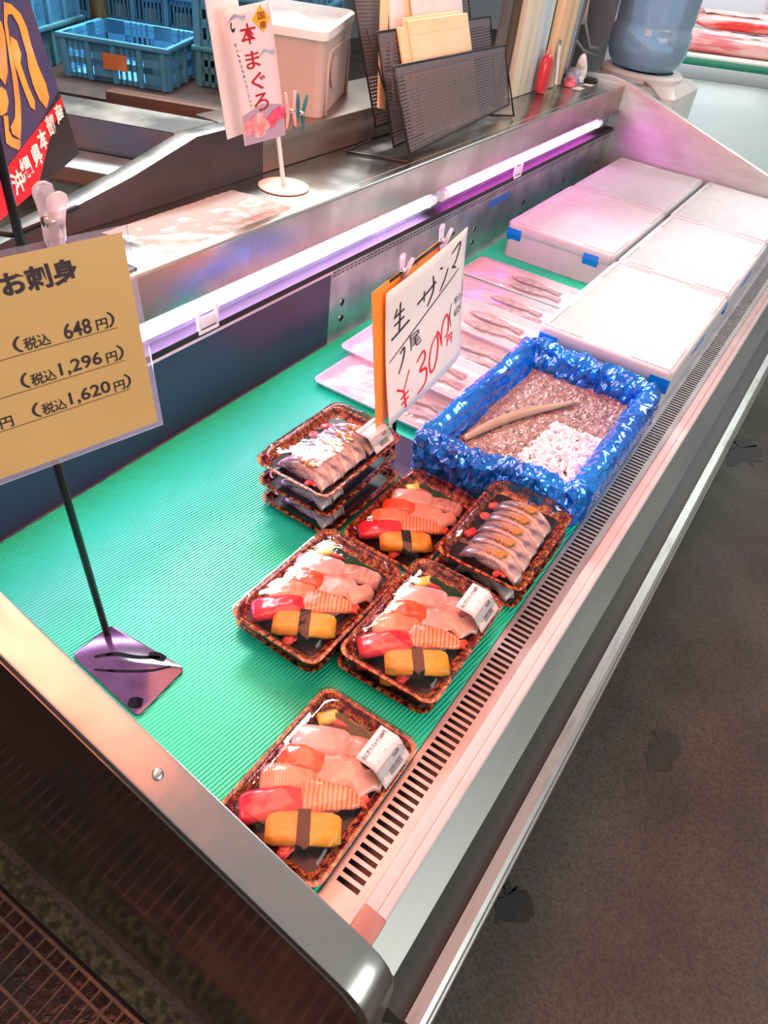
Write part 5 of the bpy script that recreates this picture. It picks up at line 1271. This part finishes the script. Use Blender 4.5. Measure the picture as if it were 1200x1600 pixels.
# wooden bench and crates, turned about 24 degrees
ua = math.radians(23.5); UM = Matrix.Rotation(ua, 4, 'Z')
bench = empty('wooden_bench', (-1.66, 1.80, FLOOR), 'brown wooden bench carrying the blue crates', 'bench'); bench.rotation_euler = (0, 0, ua)
WD = mat('brown_wood', '#6b4a38', 0.5, 0, '#42302a', 20, 0.35, 0.65, 4, (0.15, 2, 2))
MB().box(-0.37, 0.16, 0.0, 0.05, 0.74, 0.855).build('front_rail', WD, bench, bevel=0.004)
MB().box(-1.6, 0.16, 0.05, 0.95, 0.795, 0.820).build('bench_top', mat('dark_wood', '#2f2522', 0.5, 0, '#3f302a', 12), bench, bevel=0.003)
for x in (-1.45, 0.08):
    for y in (0.12, 0.88): MB().box(x - 0.04, x + 0.04, y - 0.04, y + 0.04, 0, 0.795).build('leg', WD, bench)
MB().box(-0.04, 0.10, -0.004, 0.0, 0.76, 0.80).build('dark_slot', DARK, bench)

CRB = mat('crate_blue', (0.06, 0.30, 0.52), 0.4, 0, (0.09, 0.36, 0.56), 6)
CRT = mat('crate_teal', (0.06, 0.26, 0.36), 0.45, 0, (0.08, 0.32, 0.40), 6)


def crate(w_, d_, h_, m, name, label, loc, style='window', ribs=4, rz=None):
    t = empty('plastic_crate', loc, label, 'crate', 'blue plastic crates on the bench'); t.rotation_euler = (0, 0, ua if rz is None else rz)
    tk = 0.006
    MB().box(-w_ + tk, -tk, tk, d_ - tk, 0, 0.008).build('crate_floor', m, t)
    def wall(nm, A, B, out):
        """panel between A and B (2D), outward normal out"""
        A = Vector((A[0], A[1], 0)); B = Vector((B[0], B[1], 0)); d = (B - A); Ln = d.length; d.normalize(); n = Vector((out[0], out[1], 0))
        Mx = Matrix((( d.x, n.x, 0, A.x), (d.y, n.y, 0, A.y), (0, 0, 1, 0), (0, 0, 0, 1)))
        mb = MB(); bb = lambda u0, u1, z0, z1, o=0.0: mb.box(u0, u1, -tk, o, z0, z1, Mx)
        bb(0, Ln, 0.0, h_ * 0.12); bb(0, Ln, h_ * 0.86, h_)
        if style == 'window':
            bb(0, Ln, h_ * 0.34, h_ * 0.50); bb(0, Ln, h_ * 0.68, h_ * 0.88)
            for i in range(ribs):
                u0 = Ln * i / ribs; u1 = Ln * (i + 1) / ribs; c = (u1 - u0)
                if i % 2 == 1: bb(u0 + 0.12 * c, u1 - 0.12 * c, 0, h_)
                else:
                    for f in (0.14, 0.36, 0.58, 0.80): bb(u0 + f * c, u0 + (f + 0.08) * c, 0, h_)
        else:
            bb(0, Ln, h_ * 0.46, h_ * 0.56)
            k = int(Ln / 0.014)
            for i in range(k + 1): bb(max(0, Ln * i / k - 0.0032), min(Ln, Ln * i / k + 0.0032), 0, h_)
        wl = mb.build(nm, m, t)
        for i in range(ribs + 1):
            u = min(Ln - 0.008, max(0.008, Ln * i / ribs))
            MB().box(u - 0.008, u + 0.008, 0, 0.009, 0.0, h_ * 0.98, Mx).build('rib', m, wl)
        return wl
    wall('side_wall', (-w_, 0), (0, 0), (0, -1)); wall('side_wall', (0, d_), (-w_, d_), (0, 1)); wall('end_wall', (0, 0), (0, d_), (1, 0)); wall('end_wall', (-w_, d_), (-w_, 0), (-1, 0))
    rm = MB(); r = 0.014
    rm.box(-w_ - r, r, -r, tk * 0, h_ - 0.012, h_ + 0.002); rm.box(-w_ - r, r, d_, d_ + r, h_ - 0.012, h_ + 0.002); rm.box(-w_ - r, -w_, 0, d_, h_ - 0.012, h_ + 0.002); rm.box(0, r, 0, d_, h_ - 0.012, h_ + 0.002)
    rm.build('rim', m, t, bevel=0.002)
    return t


c1 = crate(0.34, 0.30, 0.120, CRB, 'a', 'open bright blue crate with an orange tag, front of the bench', (-2.00, 1.905, 0.2015))
mb = MB().box(-0.205, -0.125, -0.0125, -0.0115, 0.040, 0.085); mb.build('orange_tag', mat('orange_tag', (0.55, 0.18, 0.05), 0.5, 0, (0.62, 0.28, 0.12), 20), c1)
crate(0.62, 0.36, 0.20, CRB, 'b', 'large slatted blue crate behind the open crate', (-2.20, 2.275, 0.2015), 'slat', 5)
crate(0.62, 0.36, 0.20, CRB, 'c', 'slatted blue crate on top of the large one, at the upper left', (-2.205, 2.28, 0.4055), 'slat', 5)
crate(0.40, 0.34, 0.115, CRT, 'd', 'teal crate under the tuna pennant side of the bench', (-1.644, 2.214, 0.2015), 'window', 4)
crate(0.40, 0.34, 0.150, CRB, 'e', 'blue crate stacked on the teal crate behind the foam box', (-1.644, 2.214, 0.3185), 'window', 4)
crate(0.40, 0.34, 0.150, CRB, 'f', 'topmost blue crate of the stack behind the foam box', (-1.644, 2.214, 0.4705), 'window', 4)
crate(0.32, 0.30, 0.115, CRT, 'g', 'teal slatted crate at the left end of the bench', (-2.40, 1.735, 0.2015), 'slat', 3)
crate(0.32, 0.30, 0.130, CRB, 'h', 'blue slatted crate on the teal one, partly behind the poster', (-2.40, 1.735, 0.3185), 'slat', 3)
t = empty('rusty_post', (-2.452, 2.046, 0.2005), 'brown-yellow rusty post in front of the slatted crates', 'post')
MB().tube([(0, 0, 0.0), (0, 0, 0.85)], 0.030, 14).build('post_tube', mat('rust_yellow', '#6b5a22', 0.5, 0.2, '#8a5a22', 8, 0.4, 0.6, 3, (1, 1, 0.2)), t, True)
MB().lathe([(0.031, 0), (0.06, 0), (0.06, 0.01), (0.031, 0.012)], 16).build('post_flange', RUST, t, auto=0.6)
